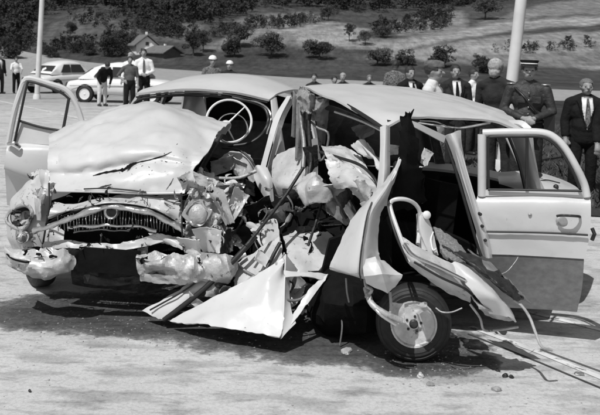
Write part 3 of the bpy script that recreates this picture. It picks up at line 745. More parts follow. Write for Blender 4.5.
for k in range(14):
    curl('torn_edge', rg.uniform(140, 224), rg.uniform(254, 274), 5.33, rg.uniform(8, 18), rg.uniform(2, 5), M[rg.choice(['black', 'soot', 'dull_chrome'])], c1, 930 + k)  # dark strips among the chrome ones stand for shaded cavities
psheet('bumper_iron', [[(84, 275, 5.5), (110, 278, 5.5), (140, 276, 5.5)], [(84, 283, 5.5), (110, 286, 5.52), (140, 284, 5.5)]], M['soot'], c1, su=5, sv=6, fine=.03, fscale=10)
# left front corner: lamp shells and folded sheet
ln = Vector((.1, -.98, .1)).normalized()
_b = MB().ring(P(197, 213, 5.40), ln, .075, .011, 40, 8)
_b.V = [v + Vector((noise.noise(v * 18), noise.noise(v * 18 + Vector((5, 0, 0))), noise.noise(v * 18 + Vector((9, 0, 0))))) * .028 for v in _b.V]
h2 = _b.build('headlamp', M['dull_chrome'], c1)
MB().lathe(P(198, 214, 5.45), ln, [(.072, -.02), (.072, .03), (.055, .055), (.03, .068), (.001, .072)], 24).build('lamp_lens', M['bare'], h2)
MB().ring(P(200, 240, 5.42), ln, .034, .011, 24, 8).build('indicator_rim', M['paint_dirty'], c1)
MB().lathe(P(200, 240, 5.44), ln, [(.03, 0), (.03, .015), (.012, .02), (.001, .022)], 20).build('indicator_lamp', M['soot'], c1)
psheet('crushed_wing', [
    [(184, 190, 5.55), (196, 172, 5.75), (212, 170, 5.9), (228, 178, 5.9), (240, 180, 5.95)],
    [(183, 204, 5.50), (196, 196, 5.58), (214, 194, 5.66), (230, 194, 5.72), (246, 194, 5.85)],
    [(184, 222, 5.48), (196, 226, 5.50), (214, 218, 5.56), (232, 214, 5.64), (246, 210, 5.82)],
    [(184, 238, 5.46), (198, 240, 5.46), (216, 238, 5.50), (230, 234, 5.60), (240, 228, 5.78)],
    [(184, 252, 5.46), (200, 258, 5.44), (216, 262, 5.46), (226, 258, 5.54), (234, 248, 5.70)]], M['bare'], c1, su=13, sv=13, crumple=.06, ncre=10, fine=.075, fscale=7.5, seed=70, smooth=22, ragged=0.03)
for (px, py, d, wp, hp, mt, sd, an) in [
    (188, 182, 5.52, 14, 18, 'paint_dirty', 71, 10), (204, 184, 5.55, 22, 16, 'bare', 72, -15), (222, 206, 5.46, 13, 40, 'paint_dirty', 74, 24), (236, 204, 5.56, 14, 30, 'paint_dirty', 75, -30),
    (190, 246, 5.40, 22, 16, 'paint', 77, 4), (210, 240, 5.40, 22, 26, 'paint', 78, 8), (216, 258, 5.38, 28, 9, 'bare', 79, -8), (242, 238, 5.7, 20, 22, 'soot', 82, 30),
    (230, 190, 5.7, 20, 14, 'grey', 83, 10), (205, 264, 5.36, 40, 7, 'paint_dirty', 85, -6), (222, 166, 6.2, 22, 14, 'grey', 87, 20), (238, 168, 6.25, 16, 16, 'bare', 88, -10),
    (246, 186, 6.1, 18, 14, 'soot', 90, 0), (226, 242, 5.5, 12, 22, 'soot', 91, 15), (186, 206, 5.44, 7, 16, 'soot', 92, -30), (160, 288, 5.6, 40, 8, 'soot', 94, 0)]:
    chunk('crumpled_scrap', px, py, d, wp, hp, M[mt], c1, sd, .6, an, n=12)
rg = random.Random(12)
for k in range(44):
    px, py = rg.uniform(184, 248), rg.uniform(176, 268)
    curl('metal_shred', px, py, 5.42 + rg.uniform(0, .1) + (0 if px < 225 else .14), rg.uniform(8, 24), rg.uniform(2, 6), M[rg.choice(['bare', 'soot', 'paint_dirty', 'black', 'dull_chrome'])], c1, 200 + k)
# engine and dark mechanical mass behind the nose
def lump(name, c, r, mat, parent, seed, amp=.25, n=20, m=12):
    b = MB().ell((0, 0, 0), r, n, m); c = Vector(c)
    for v in b.V:
        k = 1 + amp * noise.noise(Vector((v.x, v.y, v.z)) * 7 + Vector((seed, 0, 0))) * 1.6
        v *= k
    b.V = [v + c for v in b.V]; return b.build(name, mat, parent, 30)
lump('engine', C1(.75, 0, .55), (.42, .5, .30), M['soot'], c1, 1)
lump('gearbox', C1(.7, .5, .5), (.3, .4, .28), M['black'], c1, 4)
lump('radiator_core', C1(.25, -.05, .55), (.62, .10, .28), M['black'], c1, 2, .1)
MB().box(C1(1.25, .05, .62), (1.4, .06, .62), Matrix.Rotation(-.227, 3, 'Z')).build('bulkhead', M['black'], c1)
MB().box(C1(.8, 0, .33), (1.1, 1.3, .05), Matrix.Rotation(-.227, 3, 'Z')).build('sump_guard', M['black'], c1)
for k, pts in enumerate([[(205, 168, 6.2), (220, 190, 5.9), (240, 200, 5.9)], [(188, 225, 5.5), (205, 230, 5.45), (225, 222, 5.6)], [(215, 245, 5.5), (235, 232, 5.6), (245, 215, 5.8)], [(180, 205, 5.5), (188, 218, 5.46), (184, 232, 5.45)]]):
    ptube('hose', pts, 1.3, M['soot'], c1, sub=10)
# front right wheel
def wheel(parent, c, axis, R, wd, rim_r, mats=('rubber', 'rim'), name='wheel', local=False, cap=True):
    c = Vector(c); axis = Vector(axis).normalized()
    prof = [(rim_r * .98, -wd * .42), (rim_r * 1.15, -wd * .5), (R * .82, -wd * .52), (R * .95, -wd * .42), (R, -wd * .25), (R * 1.003, 0), (R, wd * .25), (R * .95, wd * .42), (R * .9, wd * .47), (R * .885, wd * .455), (R * .82, wd * .52), (R * .76, wd * .51), (R * .74, wd * .53), (rim_r * 1.15, wd * .5), (rim_r * .98, wd * .42), (rim_r * .97, wd * .05)]
    t = MB().lathe(c, axis, prof, 44).build(name, M[mats[0]], parent, 30, local)
    r = MB().lathe(c, axis, [(rim_r, wd * .36), (rim_r * 1.03, wd * .47), (rim_r * .96, wd * .46), (rim_r * .88, wd * .30), (rim_r * .74, wd * .26), (rim_r * .62, wd * .34), (rim_r * .45, wd * .36), (rim_r * .42, wd * .31), (.001, wd * .31)], 36).build('rim', M[mats[1]], t, 30, local)
    MB().lathe(c, axis, [(rim_r * .2, wd * .3), (rim_r * .2, wd * .42), (rim_r * .13, wd * .47), (.001, wd * .48)], 18).build('hub', M['soot' if cap else mats[1]], t, 30, local)
    if cap:
        a = axis.orthogonal().normalized(); b = axis.cross(a)
        for k in range(5):
            q = a * math.cos(k * 1.2566) + b * math.sin(k * 1.2566)
            MB().lathe(c + q * rim_r * .33, axis, [(rim_r * .06, wd * .3), (rim_r * .06, wd * .4), (.001, wd * .41)], 8).build('wheel_nut', M['soot'], t, 30, local)
    return t
wheel(c1, C1(.42, -.80, .285), (-.85, -.52, 0), .285, .16, .19, ('rubber', 'soot'))
wheel(c1, C1(3.3, -.66, .3), (-.974, .225, 0), .3, .16, .19)
wheel(c1, C1(3.3, .66, .3), (.974, -.225, 0), .3, .16, .19)

# ------------------------------------------------------------------ wreck seen from its side
def C2(t, l, z): return Vector((.24 + .89 * t + .45 * l, 5.53 + .45 * t - .89 * l, z))
c2 = thing('wrecked_car', C2(.6, 0, 0), 'pale sedan seen from its crushed side with rear door hanging open and front wheel exposed', 'car')
roof2 = psheet('roof', [
    [(306, 93, 6.35), (335, 92, 6.5), (375, 92, 6.7), (420, 95, 6.85), (465, 103, 6.95), (500, 114, 6.9)],
    [(303, 87, 6.15), (335, 84.5, 6.3), (375, 85, 6.5), (420, 89, 6.65), (465, 98, 6.75), (502, 110, 6.7)],
    [(318, 93, 5.85), (350, 90, 5.95), (385, 90, 6.1), (425, 93, 6.25), (470, 101.5, 6.35), (508, 113, 6.3)],
    [(340, 102, 5.5), (368, 99, 5.6), (402, 98, 5.75), (440, 100, 5.85), (480, 107, 5.95), (516, 118, 5.95)],
    [(368, 117, 5.15), (392, 111, 5.25), (420, 109, 5.4), (455, 110, 5.5), (490, 114, 5.6), (521, 123, 5.65)],
    [(384, 126, 5.0), (402, 118, 5.06), (428, 116, 5.2), (460, 117, 5.33), (494, 119, 5.45), (525, 130, 5.52)]],
    M['paint'], c2, su=7, sv=8, fine=.009, fscale=3.2, seed=2, thick=.014, crumple=.012, ncre=5)
psheet('roof_fold', [[(297, 92, 6.12), (303, 86.5, 6.05), (309, 91, 5.9), (316, 96, 5.98), (323, 97, 5.82), (332, 96, 5.85)],
                     [(297, 101, 6.1), (303, 98, 5.95), (309, 101, 5.85), (315, 103, 5.95), (322, 102, 5.84), (330, 103, 5.9)],
                     [(301, 114, 6.05), (305, 112, 5.95), (309, 114, 5.88), (312, 113, 5.95), (316, 111, 5.88), (320, 110, 5.92)]], M['fold'], c2, su=11, sv=8, crumple=.02, ncre=9, seed=24, fine=.03, fscale=8, smooth=24, ragged=0.02)
ptube('windscreen_header', [(318, 98, 5.80), (330, 97, 5.75), (350, 107, 5.4), (368, 118, 5.12), (384, 129, 4.97)], 1.8, M['gasket'], c2, sub=18)
ptube('windscreen_trim', [(335, 112, 5.6), (350, 117, 5.4), (368, 124, 5.15), (382, 131, 4.99)], 1.4, M['chrome'], c2, sub=12)
psheet('pillar', [[(380, 127, 4.97), (386, 125, 4.96), (390, 127, 5.0)], [(380, 150, 4.97), (385, 150, 4.93), (390, 150, 4.98)], [(378, 178, 4.95), (384, 178, 4.9), (390, 178, 4.96)], [(374, 205, 4.95), (380, 206, 4.9), (387, 206, 4.96)]], M['paint'], c2, su=5, sv=4, thick=.03)
# roof rail torn away below the roof edge
psheet('roof_rail', [[(388, 122, 5.05), (420, 121, 5.2), (460, 122, 5.34), (505, 126, 5.5)], [(390, 127, 5.1), (420, 127, 5.25), (460, 127, 5.4), (505, 131, 5.55)]], M['soot'], c2, su=4, sv=8, fine=.02, fscale=9)
ptube('rail_strip', [(412, 122, 5.16), (440, 126, 5.2), (462, 128, 5.25), (490, 123, 5.4)], .9, M['bare'], c2, sub=14)
ptube('rail_strip', [(420, 121, 5.1), (436, 122, 5.18), (452, 128, 5.2), (470, 126, 5.3), (492, 122, 5.4)], .6, M['grey'], c2, sub=14)
psheet('door_frame', [[(402, 117, 5.02), (420, 124, 5.06), (446, 136, 5.16)], [(402, 121, 5.02), (419, 129.5, 5.06), (444, 143, 5.16)]], M['paint'], c2, su=3, sv=8, thick=.03)
bp = psheet('door_pillar', [[(444, 136, 5.18), (452, 133, 5.13), (463, 130, 5.2)], [(450, 150, 5.17), (458, 148, 5.1), (464, 146, 5.18)], [(459, 176, 5.15), (466, 176, 5.08), (470, 176, 5.15)], [(468, 206, 5.14), (475, 206, 5.07), (479, 206, 5.13)], [(476, 232, 5.12), (483, 233, 5.05), (488, 233, 5.12)], [(482, 256, 5.12), (488, 258, 5.06), (492, 258, 5.12)]], M['paint'], c2, su=5, sv=5, thick=.03, crumple=.008, seed=3)
ptube('pillar_rubber', [(446, 143, 5.15), (456, 172, 5.11), (466, 206, 5.09), (474, 234, 5.08), (481, 256, 5.08)], 1.5, M['gasket'], bp, sub=12)
for (px, py) in ((480, 214), (482, 226), (485, 240)):
    MB().lathe(P(px, py, 5.05), (.1, -1, 0), [(.010, -.02), (.010, .012), (.006, .018), (.001, .019)], 10).build('hinge', M['soot'], bp)
# far side: belt rail, windows' posts, inner panels
psheet('far_side', [[(395, 161, 6.75), (440, 163, 6.85), (490, 170, 6.95), (545, 184, 7.0)], [(395, 167, 6.72), (440, 169, 6.82), (490, 177, 6.92), (545, 192, 6.97)]], M['paint'], c2, su=3, sv=8, thick=.05)
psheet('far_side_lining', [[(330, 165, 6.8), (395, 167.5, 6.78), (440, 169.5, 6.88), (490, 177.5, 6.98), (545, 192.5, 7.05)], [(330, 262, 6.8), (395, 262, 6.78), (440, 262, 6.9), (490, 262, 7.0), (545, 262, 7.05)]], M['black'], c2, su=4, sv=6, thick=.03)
psheet('far_window', [[(312, 100, 6.45), (345, 101, 6.6), (380, 102, 6.75), (424, 106, 6.9)], [(322, 166, 6.7), (350, 166, 6.75), (385, 166, 6.8), (436, 168, 6.9)]], M['dusty'], c2, su=3, sv=6, thick=.006)  # dark pane added to keep the view through the cabin in shade
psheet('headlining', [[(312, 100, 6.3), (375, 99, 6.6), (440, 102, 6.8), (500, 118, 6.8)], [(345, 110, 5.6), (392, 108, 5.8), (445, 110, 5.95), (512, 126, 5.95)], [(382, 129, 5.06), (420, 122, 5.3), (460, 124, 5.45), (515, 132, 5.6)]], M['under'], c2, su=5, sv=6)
for a, b in (((428, 108, 6.8), (440, 164, 6.8)), ((500, 118, 6.85), (528, 178, 6.9)), ((318, 97, 6.2), (330, 166, 6.6))):
    psheet('far_pillar', [[(a[0] - 3, a[1], a[2]), (a[0] + 4, a[1], a[2])], [(b[0] - 4, b[1], b[2]), (b[0] + 5, b[1], b[2])]], M['paint'] if a[0] > 450 else M['soot'], c2, su=6, sv=2, thick=.04)
psheet('rear_pillar', [[(505, 124, 5.75), (518, 124, 5.6), (527, 131, 5.55)], [(514, 145, 5.85), (524, 146, 5.72), (532, 150, 5.7)], [(521, 168, 5.95), (530, 170, 5.82), (537, 172, 5.8)], [(526, 188, 6.0), (535, 190, 5.85), (545, 190, 5.85)]], M['paint'], c2, su=5, sv=4, thick=.04)
ptube('rear_pillar_rubber', [(506, 130, 5.66), (514, 150, 5.74), (520, 168, 5.82), (525, 189, 5.88)], 1.6, M['gasket'], c2, sub=10)
psheet('rear_fender', [[(500, 172, 6.7), (530, 171, 6.7), (555, 177, 6.65), (575, 186, 6.5), (584, 196, 6.4)],
                       [(498, 178, 6.3), (528, 176, 6.25), (552, 181, 6.2), (570, 190, 6.15), (580, 200, 6.1)],
                       [(500, 190, 6.0), (526, 190, 5.9), (548, 194, 5.85), (566, 202, 5.85), (576, 210, 5.9)],
                       [(500, 230, 5.9), (526, 230, 5.78), (548, 232, 5.75), (564, 236, 5.78), (574, 240, 5.85)],
                       [(500, 275, 5.9), (526, 277, 5.82), (548, 279, 5.8), (562, 280, 5.85), (570, 280, 5.95)]], M['paint'], c2, su=5, sv=6, thick=.02)
MB().ell(P(536, 175, 6.2), (.05, .03, .025)).build('filler_cap', M['gasket'], c2)
MB().ell(P(556, 187, 5.98), (.02, .02, .02)).build('tail_lamp', M['gasket'], c2)
ptube('fender_crease', [(530, 184, 6.05), (545, 180, 6.12), (560, 183, 6.1)], .7, M['gasket'], c2, sub=8)
psheet('sill', [[(430, 262, 5.3), (480, 272, 5.3), (530, 284, 5.5)], [(430, 285, 5.3), (480, 296, 5.3), (530, 304, 5.5)]], M['under'], c2, su=3, sv=6, thick=.06)
psheet('floor_pan', [[(300, 250, 6.6), (420, 255, 6.7), (560, 262, 6.7)], [(310, 275, 5.3), (420, 276, 5.3), (545, 290, 5.6)]], M['black'], c2, su=4, sv=6, thick=.04)
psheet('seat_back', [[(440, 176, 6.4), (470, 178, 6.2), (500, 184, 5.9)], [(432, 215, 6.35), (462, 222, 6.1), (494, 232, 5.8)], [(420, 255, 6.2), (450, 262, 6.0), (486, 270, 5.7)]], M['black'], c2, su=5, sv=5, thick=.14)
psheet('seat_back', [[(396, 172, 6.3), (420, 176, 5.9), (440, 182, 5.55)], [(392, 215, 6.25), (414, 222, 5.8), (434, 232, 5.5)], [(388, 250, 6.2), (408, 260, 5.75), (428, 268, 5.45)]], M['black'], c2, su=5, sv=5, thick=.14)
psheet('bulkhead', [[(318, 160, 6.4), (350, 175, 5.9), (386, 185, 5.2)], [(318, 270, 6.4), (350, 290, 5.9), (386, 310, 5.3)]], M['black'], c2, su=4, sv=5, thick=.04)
# rear door hanging wide open
def DZ(px): return 5.16 - (px - 478) * .0016
door2 = psheet('rear_door', [[(478, 194, DZ(478) + .02), (515, 194, DZ(515) + .01), (552, 194, DZ(552) + .01), (590, 196, DZ(590) + .02)],
                  [(476, 204, DZ(478) - .025), (515, 204, DZ(515) - .04), (552, 205, DZ(552) - .04), (591, 206, DZ(590) - .025)],
                  [(476, 228, DZ(478) - .02), (515, 229, DZ(515) - .035), (552, 230, DZ(552) - .035), (590, 232, DZ(590) - .02)],
                  [(477, 254, DZ(478) + .0), (515, 255, DZ(515) - .01), (552, 257, DZ(552) - .01), (585, 259, DZ(590) + .0)]], M['paint'], c2, su=6, sv=7, thick=.045, fine=.004, fscale=4, seed=7)
sheet('lower_skirt', [PP([(478, 256, DZ(478) + .035), (515, 257, DZ(515) + .03), (552, 259, DZ(552) + .03), (584, 261, DZ(590) + .035)]),
                      PP([(481, 282, DZ(478) + .16), (515, 284, DZ(515) + .155), (552, 286, DZ(552) + .155), (582, 288, DZ(590) + .16)]),
                      PP([(486, 306, DZ(478) + .30), (515, 308, DZ(515) + .30), (552, 310, DZ(552) + .30), (577, 312, DZ(590) + .30)])], M['trim'], door2, su=4, sv=6, thick=.03)  # lower door: its shade is put into grey colour and inward tilt
fo = PP([(482, 196, 5.16), (482, 160, 5.16), (482, 134.5, 5.16)]); fo2 = PP([(483, 133, 5.16), (515, 132, 5.10), (543, 133, 5.06), (556, 139, 5.04), (566, 150, 5.02), (576, 167, 5.0), (584, 184, 5.0), (587, 197, 4.99)])
MB().tube(curve(fo, 8), .028, 10).build('window_frame', M['paint'], door2)
MB().tube(curve(fo2, 36), .024, 10).build('window_frame', M['paint'], door2)
wi = PP([(488.5, 188, 5.13), (488, 160, 5.13), (488.5, 140, 5.13), (493, 137, 5.12), (520, 136.5, 5.08), (541, 137, 5.04), (553, 143, 5.02), (562, 153, 5.0), (572, 170, 4.98), (580, 188, 4.97)])
MB().tube(curve(wi, 50), .009, 8).build('window_rubber', M['gasket'], door2)
ptube('window_sill', [(488, 189.5, 5.12), (530, 190, 5.05), (582, 191, 4.97)], 1.2, M['gasket'], door2, sub=8)
psheet('belt_skin', [[(479, 190, 5.15), (530, 190.5, 5.07), (588, 192, 4.985)], [(478, 196, 5.15), (530, 196, 5.07), (590, 198, 4.985)]], M['paint'], door2, su=3, sv=8, thick=.045)
ptube('window_divider', [(527, 137, 5.06), (527, 163, 5.06), (526.5, 190, 5.06)], 1.6, M['gasket'], door2, sub=4)
ptube('side_molding', [(477, 231.5, DZ(478) - .035), (515, 232, DZ(515) - .05), (552, 233, DZ(552) - .05), (588, 235, DZ(590) - .035)], 1.0, M['gasket'], door2, sub=14)
hd = MB().tube(curve(PP([(557, 216, 4.955), (562, 215.4, 4.93), (572, 215.8, 4.92), (579, 216.4, 4.94), (580, 217, 4.965)]), 12), .008, 8).build('handle', M['soot'], door2)
MB().ell(P(564, 221, 4.988), (.05, .007, .032)).build('handle_recess', M['trim'], door2)  # raised grey ellipsoid stands in for the recess's shade
MB().ell(P(530, 214.5, 5.028), (.012, .008, .008)).build('dent', M['trim'], door2)  # grey knob, a dent's shade put into colour
MB().tube(PP([(592, 228, 4.99), (594.5, 234, 4.98), (592, 240, 4.99)]), .012, 8).build('latch', M['soot'], door2)
# front fender, folded up over the wheel
fen = psheet('fender', [
    [(397, 160, 4.95), (401, 157, 4.9), (405, 158, 4.94)],
    [(378, 187, 4.84), (389, 182, 4.70), (397, 182, 4.82)],
    [(353, 217, 4.84), (369, 214, 4.66), (383, 212, 4.78)],
    [(339, 244, 4.82), (361, 245, 4.60), (379, 243, 4.74)],
    [(328, 267, 4.82), (357, 272, 4.58), (382, 262, 4.70)],
    [(332, 274, 4.90), (360, 281, 4.64), (389, 288, 4.70)]], M['paint'], c2, su=7, sv=8, fine=.006, fscale=5, seed=5, thick=.01, crumple=.022, ncre=7, smooth=20, ragged=.008)
ptube('molding', [(372, 202, 4.68), (367, 216, 4.64), (362, 245, 4.585), (359.5, 270, 4.565), (361, 280, 4.62)], .8, M['gasket'], fen, sub=16)
psheet('folded_corner', [[(362, 260, 4.60), (376, 256, 4.60), (384, 262, 4.66)], [(364, 276, 4.58), (382, 274, 4.54), (402, 275, 4.64)], [(367, 283, 4.62), (388, 294, 4.60), (396, 287, 4.64)]], M['paint'], fen, su=8, sv=8, linear=True, crumple=.022, ncre=6, seed=35, fine=.010, fscale=9, smooth=22)
psheet('torn_inner_panel', [[(401, 115, 4.86), (407, 109, 4.82), (412, 110, 4.88)], [(400, 135, 4.86), (408, 132, 4.80), (416, 138, 4.86)], [(398, 160, 4.9), (408, 158, 4.84), (418, 160, 4.9)], [(386, 190, 4.96), (402, 186, 4.92), (424, 178, 5.0)], [(380, 225, 5.0), (396, 215, 5.0), (424, 205, 5.05)]], M['black'], c2, su=6, sv=6, crumple=.05, seed=26, fine=.02, fscale=8, ragged=0.04)
chunk('metal_shred', 426, 158, 4.95, 9, 16, M['paint_dirty'], c2, 301, .7, -35)
chunk('metal_shred', 394, 150, 5.3, 8, 10, M['bare'], c2, 302, .8)
# crumpled hood pushed into the windscreen opening
for (r, mt, sd) in [
    ([[(322, 148, 5.7), (345, 146, 5.6), (362, 152, 5.5)], [(326, 160, 5.5), (350, 162, 5.4), (374, 172, 5.25)], [(332, 168, 5.4), (356, 174, 5.25), (380, 192, 5.1)]], 'paint_dirty', 1),
    ([[(350, 145, 5.5), (358, 142, 5.45), (366, 148, 5.4)], [(358, 154, 5.4), (370, 154, 5.3), (378, 164, 5.25)], [(368, 162, 5.3), (378, 166, 5.2), (382, 176, 5.15)]], 'paint', 2),
    ([[(325, 160, 5.35), (340, 160, 5.3), (356, 166, 5.2)], [(332, 176, 5.25), (350, 176, 5.15), (376, 182, 5.05)], [(340, 184, 5.25), (356, 188, 5.1), (376, 198, 5.0)]], 'paint_dirty', 3),
    ([[(345, 180, 5.15), (358, 180, 5.05), (372, 186, 5.0)], [(350, 192, 5.1), (362, 194, 5.0), (370, 204, 4.95)], [(352, 204, 5.1), (360, 208, 5.02), (364, 214, 5.0)]], 'bare', 4)]:
    psheet('crumpled_hood', r, M[mt], c2, su=9, sv=9, crumple=.06, ncre=9, seed=sd + 40, fine=.022, fscale=7, ragged=.010, smooth=24)
ptube('hood_molding', [(320, 152, 5.55), (340, 158, 5.35), (360, 165, 5.2), (374, 178, 5.05), (380, 192, 4.98)], 1.6, M['gasket'], c2, sub=16)
psheet('lamp_shell', [[(303, 176, 5.6), (314, 170, 5.5), (326, 174, 5.5), (332, 184, 5.5)], [(305, 188, 5.5), (315, 184, 5.36), (327, 188, 5.36), (333, 198, 5.42)], [(314, 196, 5.5), (321, 198, 5.38), (328, 202, 5.38), (332, 205, 5.44)]], M['paint_dirty'], c2, su=9, sv=9, crumple=.06, ncre=10, seed=51, fine=.03, fscale=8, smooth=26, ragged=0.02)
for (px, py, d, wp, hp, mt, sd, an) in [
    (336, 192, 5.4, 18, 22, 'bare', 401, 30), (346, 204, 5.3, 14, 26, 'soot', 402, 30), (352, 214, 5.2, 10, 22, 'dull_chrome', 403, 35), (338, 212, 5.4, 30, 12, 'grey', 404, -35),
    (372, 210, 4.9, 14, 20, 'paint_dirty', 405, 30), (312, 158, 5.9, 12, 24, 'soot', 406, 10), (294, 198, 5.9, 22, 20, 'soot', 407, 0), (322, 126, 6.0, 10, 40, 'grey', 408, 4),
    (300, 130, 6.2, 9, 60, 'grey', 409, -3), (307, 134, 6.1, 8, 66, 'soot', 410, 2), (296, 118, 6.3, 8, 40, 'paint_dirty', 411, -4), (313, 110, 6.0, 14, 20, 'grey', 412, 10), (366, 130, 5.9, 22, 16, 'grey', 413, 20), (360, 118, 5.8, 16, 14, 'soot', 414, 0),
    (318, 232, 5.8, 40, 14, 'soot', 415, 0), (262, 214, 5.9, 24, 30, 'soot', 416, 20), (282, 216, 5.8, 20, 22, 'grey', 417, 30), (268, 236, 5.6, 22, 26, 'paint_dirty', 418, 25)]:
    chunk('crumpled_scrap', px, py, d, wp, hp, M[mt], c2, sd, .55, an)
rg = random.Random(77)
for k in range(52):
    px, py = rg.uniform(248, 352), rg.uniform(186, 240)
    curl('metal_shred', px, py, 5.75 + rg.uniform(-.2, .2), rg.uniform(8, 26), rg.uniform(1.5, 6), M[rg.choice(['bare', 'soot', 'black', 'grey', 'soot', 'black'])], c2, 500 + k)
ptube('pillar_tube', [(299, 96, 6.2), (301, 120, 6.15), (304, 145, 6.05), (303, 168, 5.95)], 2.4, M['grey'], c2, sub=12)
ptube('pillar_tube', [(310, 104, 6.0), (309, 130, 5.95), (311, 160, 5.9), (309, 176, 5.85)], 2.0, M['soot'], c2, sub=12)
ptube('quarter_light_frame', [(311, 122, 6.0), (318, 128, 5.95), (328, 133, 5.9), (327, 148, 5.9), (322, 160, 5.9), (314, 158, 5.95)], 1.2, M['grey'], c2, sub=18)
ptube('steering_rod', [(303, 168, 5.7), (285, 196, 5.6), (262, 226, 5.4), (246, 246, 5.3)], 1.8, M['soot'], c2, sub=10)
ptube('steering_rod', [(322, 202, 5.5), (316, 222, 5.4), (308, 246, 5.35)], 1.4, M['soot'], c2, sub=8)
lump('engine', P(300, 236, 6.1), (.5, .35, .28), M['black'], c2, 7)
lump('suspension', P(350, 300, 5.35), (.26, .30, .20), M['black'], c2, 9)  # shadow behind the wheel put into this lump's black colour
psheet('wheel_arch', [[(330, 240, 5.35), (390, 222, 5.4), (450, 235, 5.4), (500, 262, 5.4)], [(318, 290, 5.4), (390, 270, 5.5), (450, 276, 5.5), (505, 300, 5.45)]], M['black'], c2, su=4, sv=6, thick=.03)  # black sheet carries the shadow above the wheel in its colour
# exposed front wheel and hub parts
wx, wy = gp(413, 360); wc = Vector((wx, wy + .02, .222))
wheel(c2, wc, (-.10, -.985, .06), .222, .15, .132)
for pts, r, mt in [([(366, 288, 4.75), (372, 304, 4.66), (386, 314, 4.62), (402, 321, 4.64)], 3.2, 'bare'), ([(368, 296, 4.72), (378, 312, 4.62), (396, 325, 4.60)], 1.8, 'dull_chrome'),
                   ([(365, 276, 4.75), (366, 286, 4.72), (372, 290, 4.68), (366, 297, 4.72)], 1.6, 'bare'), ([(346, 278, 4.9), (347, 292, 4.9), (349, 302, 4.92)], 1.0, 'grey'),
                   ([(390, 292, 4.7), (391, 308, 4.68), (389, 316, 4.68)], 1.6, 'bare'), ([(335, 300, 5.1), (342, 322, 5.1), (340, 345, 5.1)], .9, 'grey')]:
    ptube('suspension_arm', pts, r, M[mt], c2, sub=12)
chunk('brake_plate', 398, 312, 4.72, 12, 18, M['bare'], c2, 601, .4)
chunk('crumpled_scrap', 420, 308, 4.68, 14, 10, M['bare'], c2, 602, .6, 30)
# crushed front door: window frame loop and folded panels
fd = psheet('front_door', [[(402, 236, 4.62), (414, 244, 4.60), (436, 256, 4.60), (458, 268, 4.62), (480, 282, 4.66)],
                      [(404, 250, 4.56), (418, 260, 4.52), (440, 271, 4.52), (460, 281, 4.55), (474, 291, 4.6)],
                      [(408, 262, 4.58), (422, 272, 4.55), (442, 282, 4.55), (460, 291, 4.58), (470, 298, 4.62)],
                      [(420, 272, 4.70), (432, 284, 4.68), (448, 294, 4.68), (462, 300, 4.68), (470, 304, 4.7)]], M['paint_dirty'], c2, su=7, sv=7, crumple=.012, ncre=5, seed=61, fine=.01, fscale=7, thick=.012)
fl = PP([(410, 262, 4.55), (400, 236, 4.62), (391, 210, 4.70), (391, 202, 4.72), (398, 199, 4.72), (408, 200, 4.74), (416, 205, 4.78), (420, 214, 4.80), (419, 232, 4.8), (418, 244, 4.74)])
MB().tube(curve(fl, 50), .012, 8).build('window_frame', M['paint'], fd)
fl = PP([(408, 262, 4.53), (396, 236, 4.60), (388.5, 210, 4.68), (389, 201, 4.7)])
MB().tube(curve(fl, 20), .006, 6).build('window_rubber', M['gasket'], fd)
fl = PP([(414, 262, 4.52), (440, 277, 4.49), (462, 287, 4.52), (472, 294, 4.56)])
MB().tube(curve(fl, 20), .007, 6).build('window_rubber', M['gasket'], fd)
fl = PP([(404, 244, 4.56), (414, 256, 4.53), (440, 268, 4.50), (464, 280, 4.53), (476, 288, 4.58)])
MB().tube(curve(fl, 24), .011, 8).build('door_molding', M['chrome'], fd)
psheet('inner_frame', [[(415, 214, 4.84), (421, 212, 4.80), (426, 216, 4.84)], [(414, 236, 4.8), (421, 232, 4.76), (432, 238, 4.82)], [(418, 248, 4.74), (430, 250, 4.72), (440, 254, 4.76)]], M['paint'], fd, su=5, sv=5, crumple=.02, seed=64)
MB().lathe(P(426, 215, 4.8), (0.3, -1, .2), [(.010, -.05), (.012, 0), (.024, .004), (.024, .014), (.012, .022), (.001, .024)], 18).build('window_crank', M['ivory'], fd)
psheet('door_lining', [[(434, 226, 4.86), (444, 231, 4.86), (456, 240, 4.88)], [(438, 244, 4.8), (452, 247, 4.8), (468, 256, 4.82)], [(446, 258, 4.74), (458, 262, 4.74), (472, 270, 4.76)]], M['fabric'], fd, su=5, sv=5, crumple=.02, seed=65, thick=.02, ragged=0.012)
MB().tube(curve(PP([(433, 232, 4.82), (431, 240, 4.78), (433, 250, 4.74), (436, 249, 4.75)]), 16), .0055, 8).build('pull_handle', M['ivory'], fd)
psheet('folded_skin', [[(444, 262, 4.62), (456, 260, 4.62), (470, 264, 4.66)], [(462, 280, 4.52), (474, 276, 4.52), (488, 284, 4.58)], [(478, 300, 4.5), (492, 296, 4.5), (508, 304, 4.58)], [(490, 316, 4.58), (506, 316, 4.56), (517, 322, 4.62)]], M['paint'], fd, su=7, sv=6, crumple=.02, ncre=5, seed=66, fine=.01, fscale=6, thick=.01, ragged=0.005)
psheet('folded_skin', [[(468, 294, 4.6), (476, 298, 4.55), (484, 304, 4.55)], [(474, 308, 4.62), (486, 312, 4.58), (500, 316, 4.6)], [(484, 318, 4.68), (500, 322, 4.64), (515, 324, 4.66)]], M['bare'], fd, su=6, sv=6, crumple=.03, seed=67, ragged=0.005)
psheet('torn_lining', [[(440, 246, 4.7), (452, 252, 4.62), (462, 250, 4.7)], [(466, 266, 4.58), (480, 268, 4.54), (486, 262, 4.64)], [(492, 288, 4.54), (506, 290, 4.5), (512, 284, 4.6)], [(510, 302, 4.56), (520, 302, 4.54), (524, 298, 4.6)]], M['soot'], fd, su=7, sv=6, crumple=.02, seed=68, fine=.02, fscale=10, ragged=0.03)
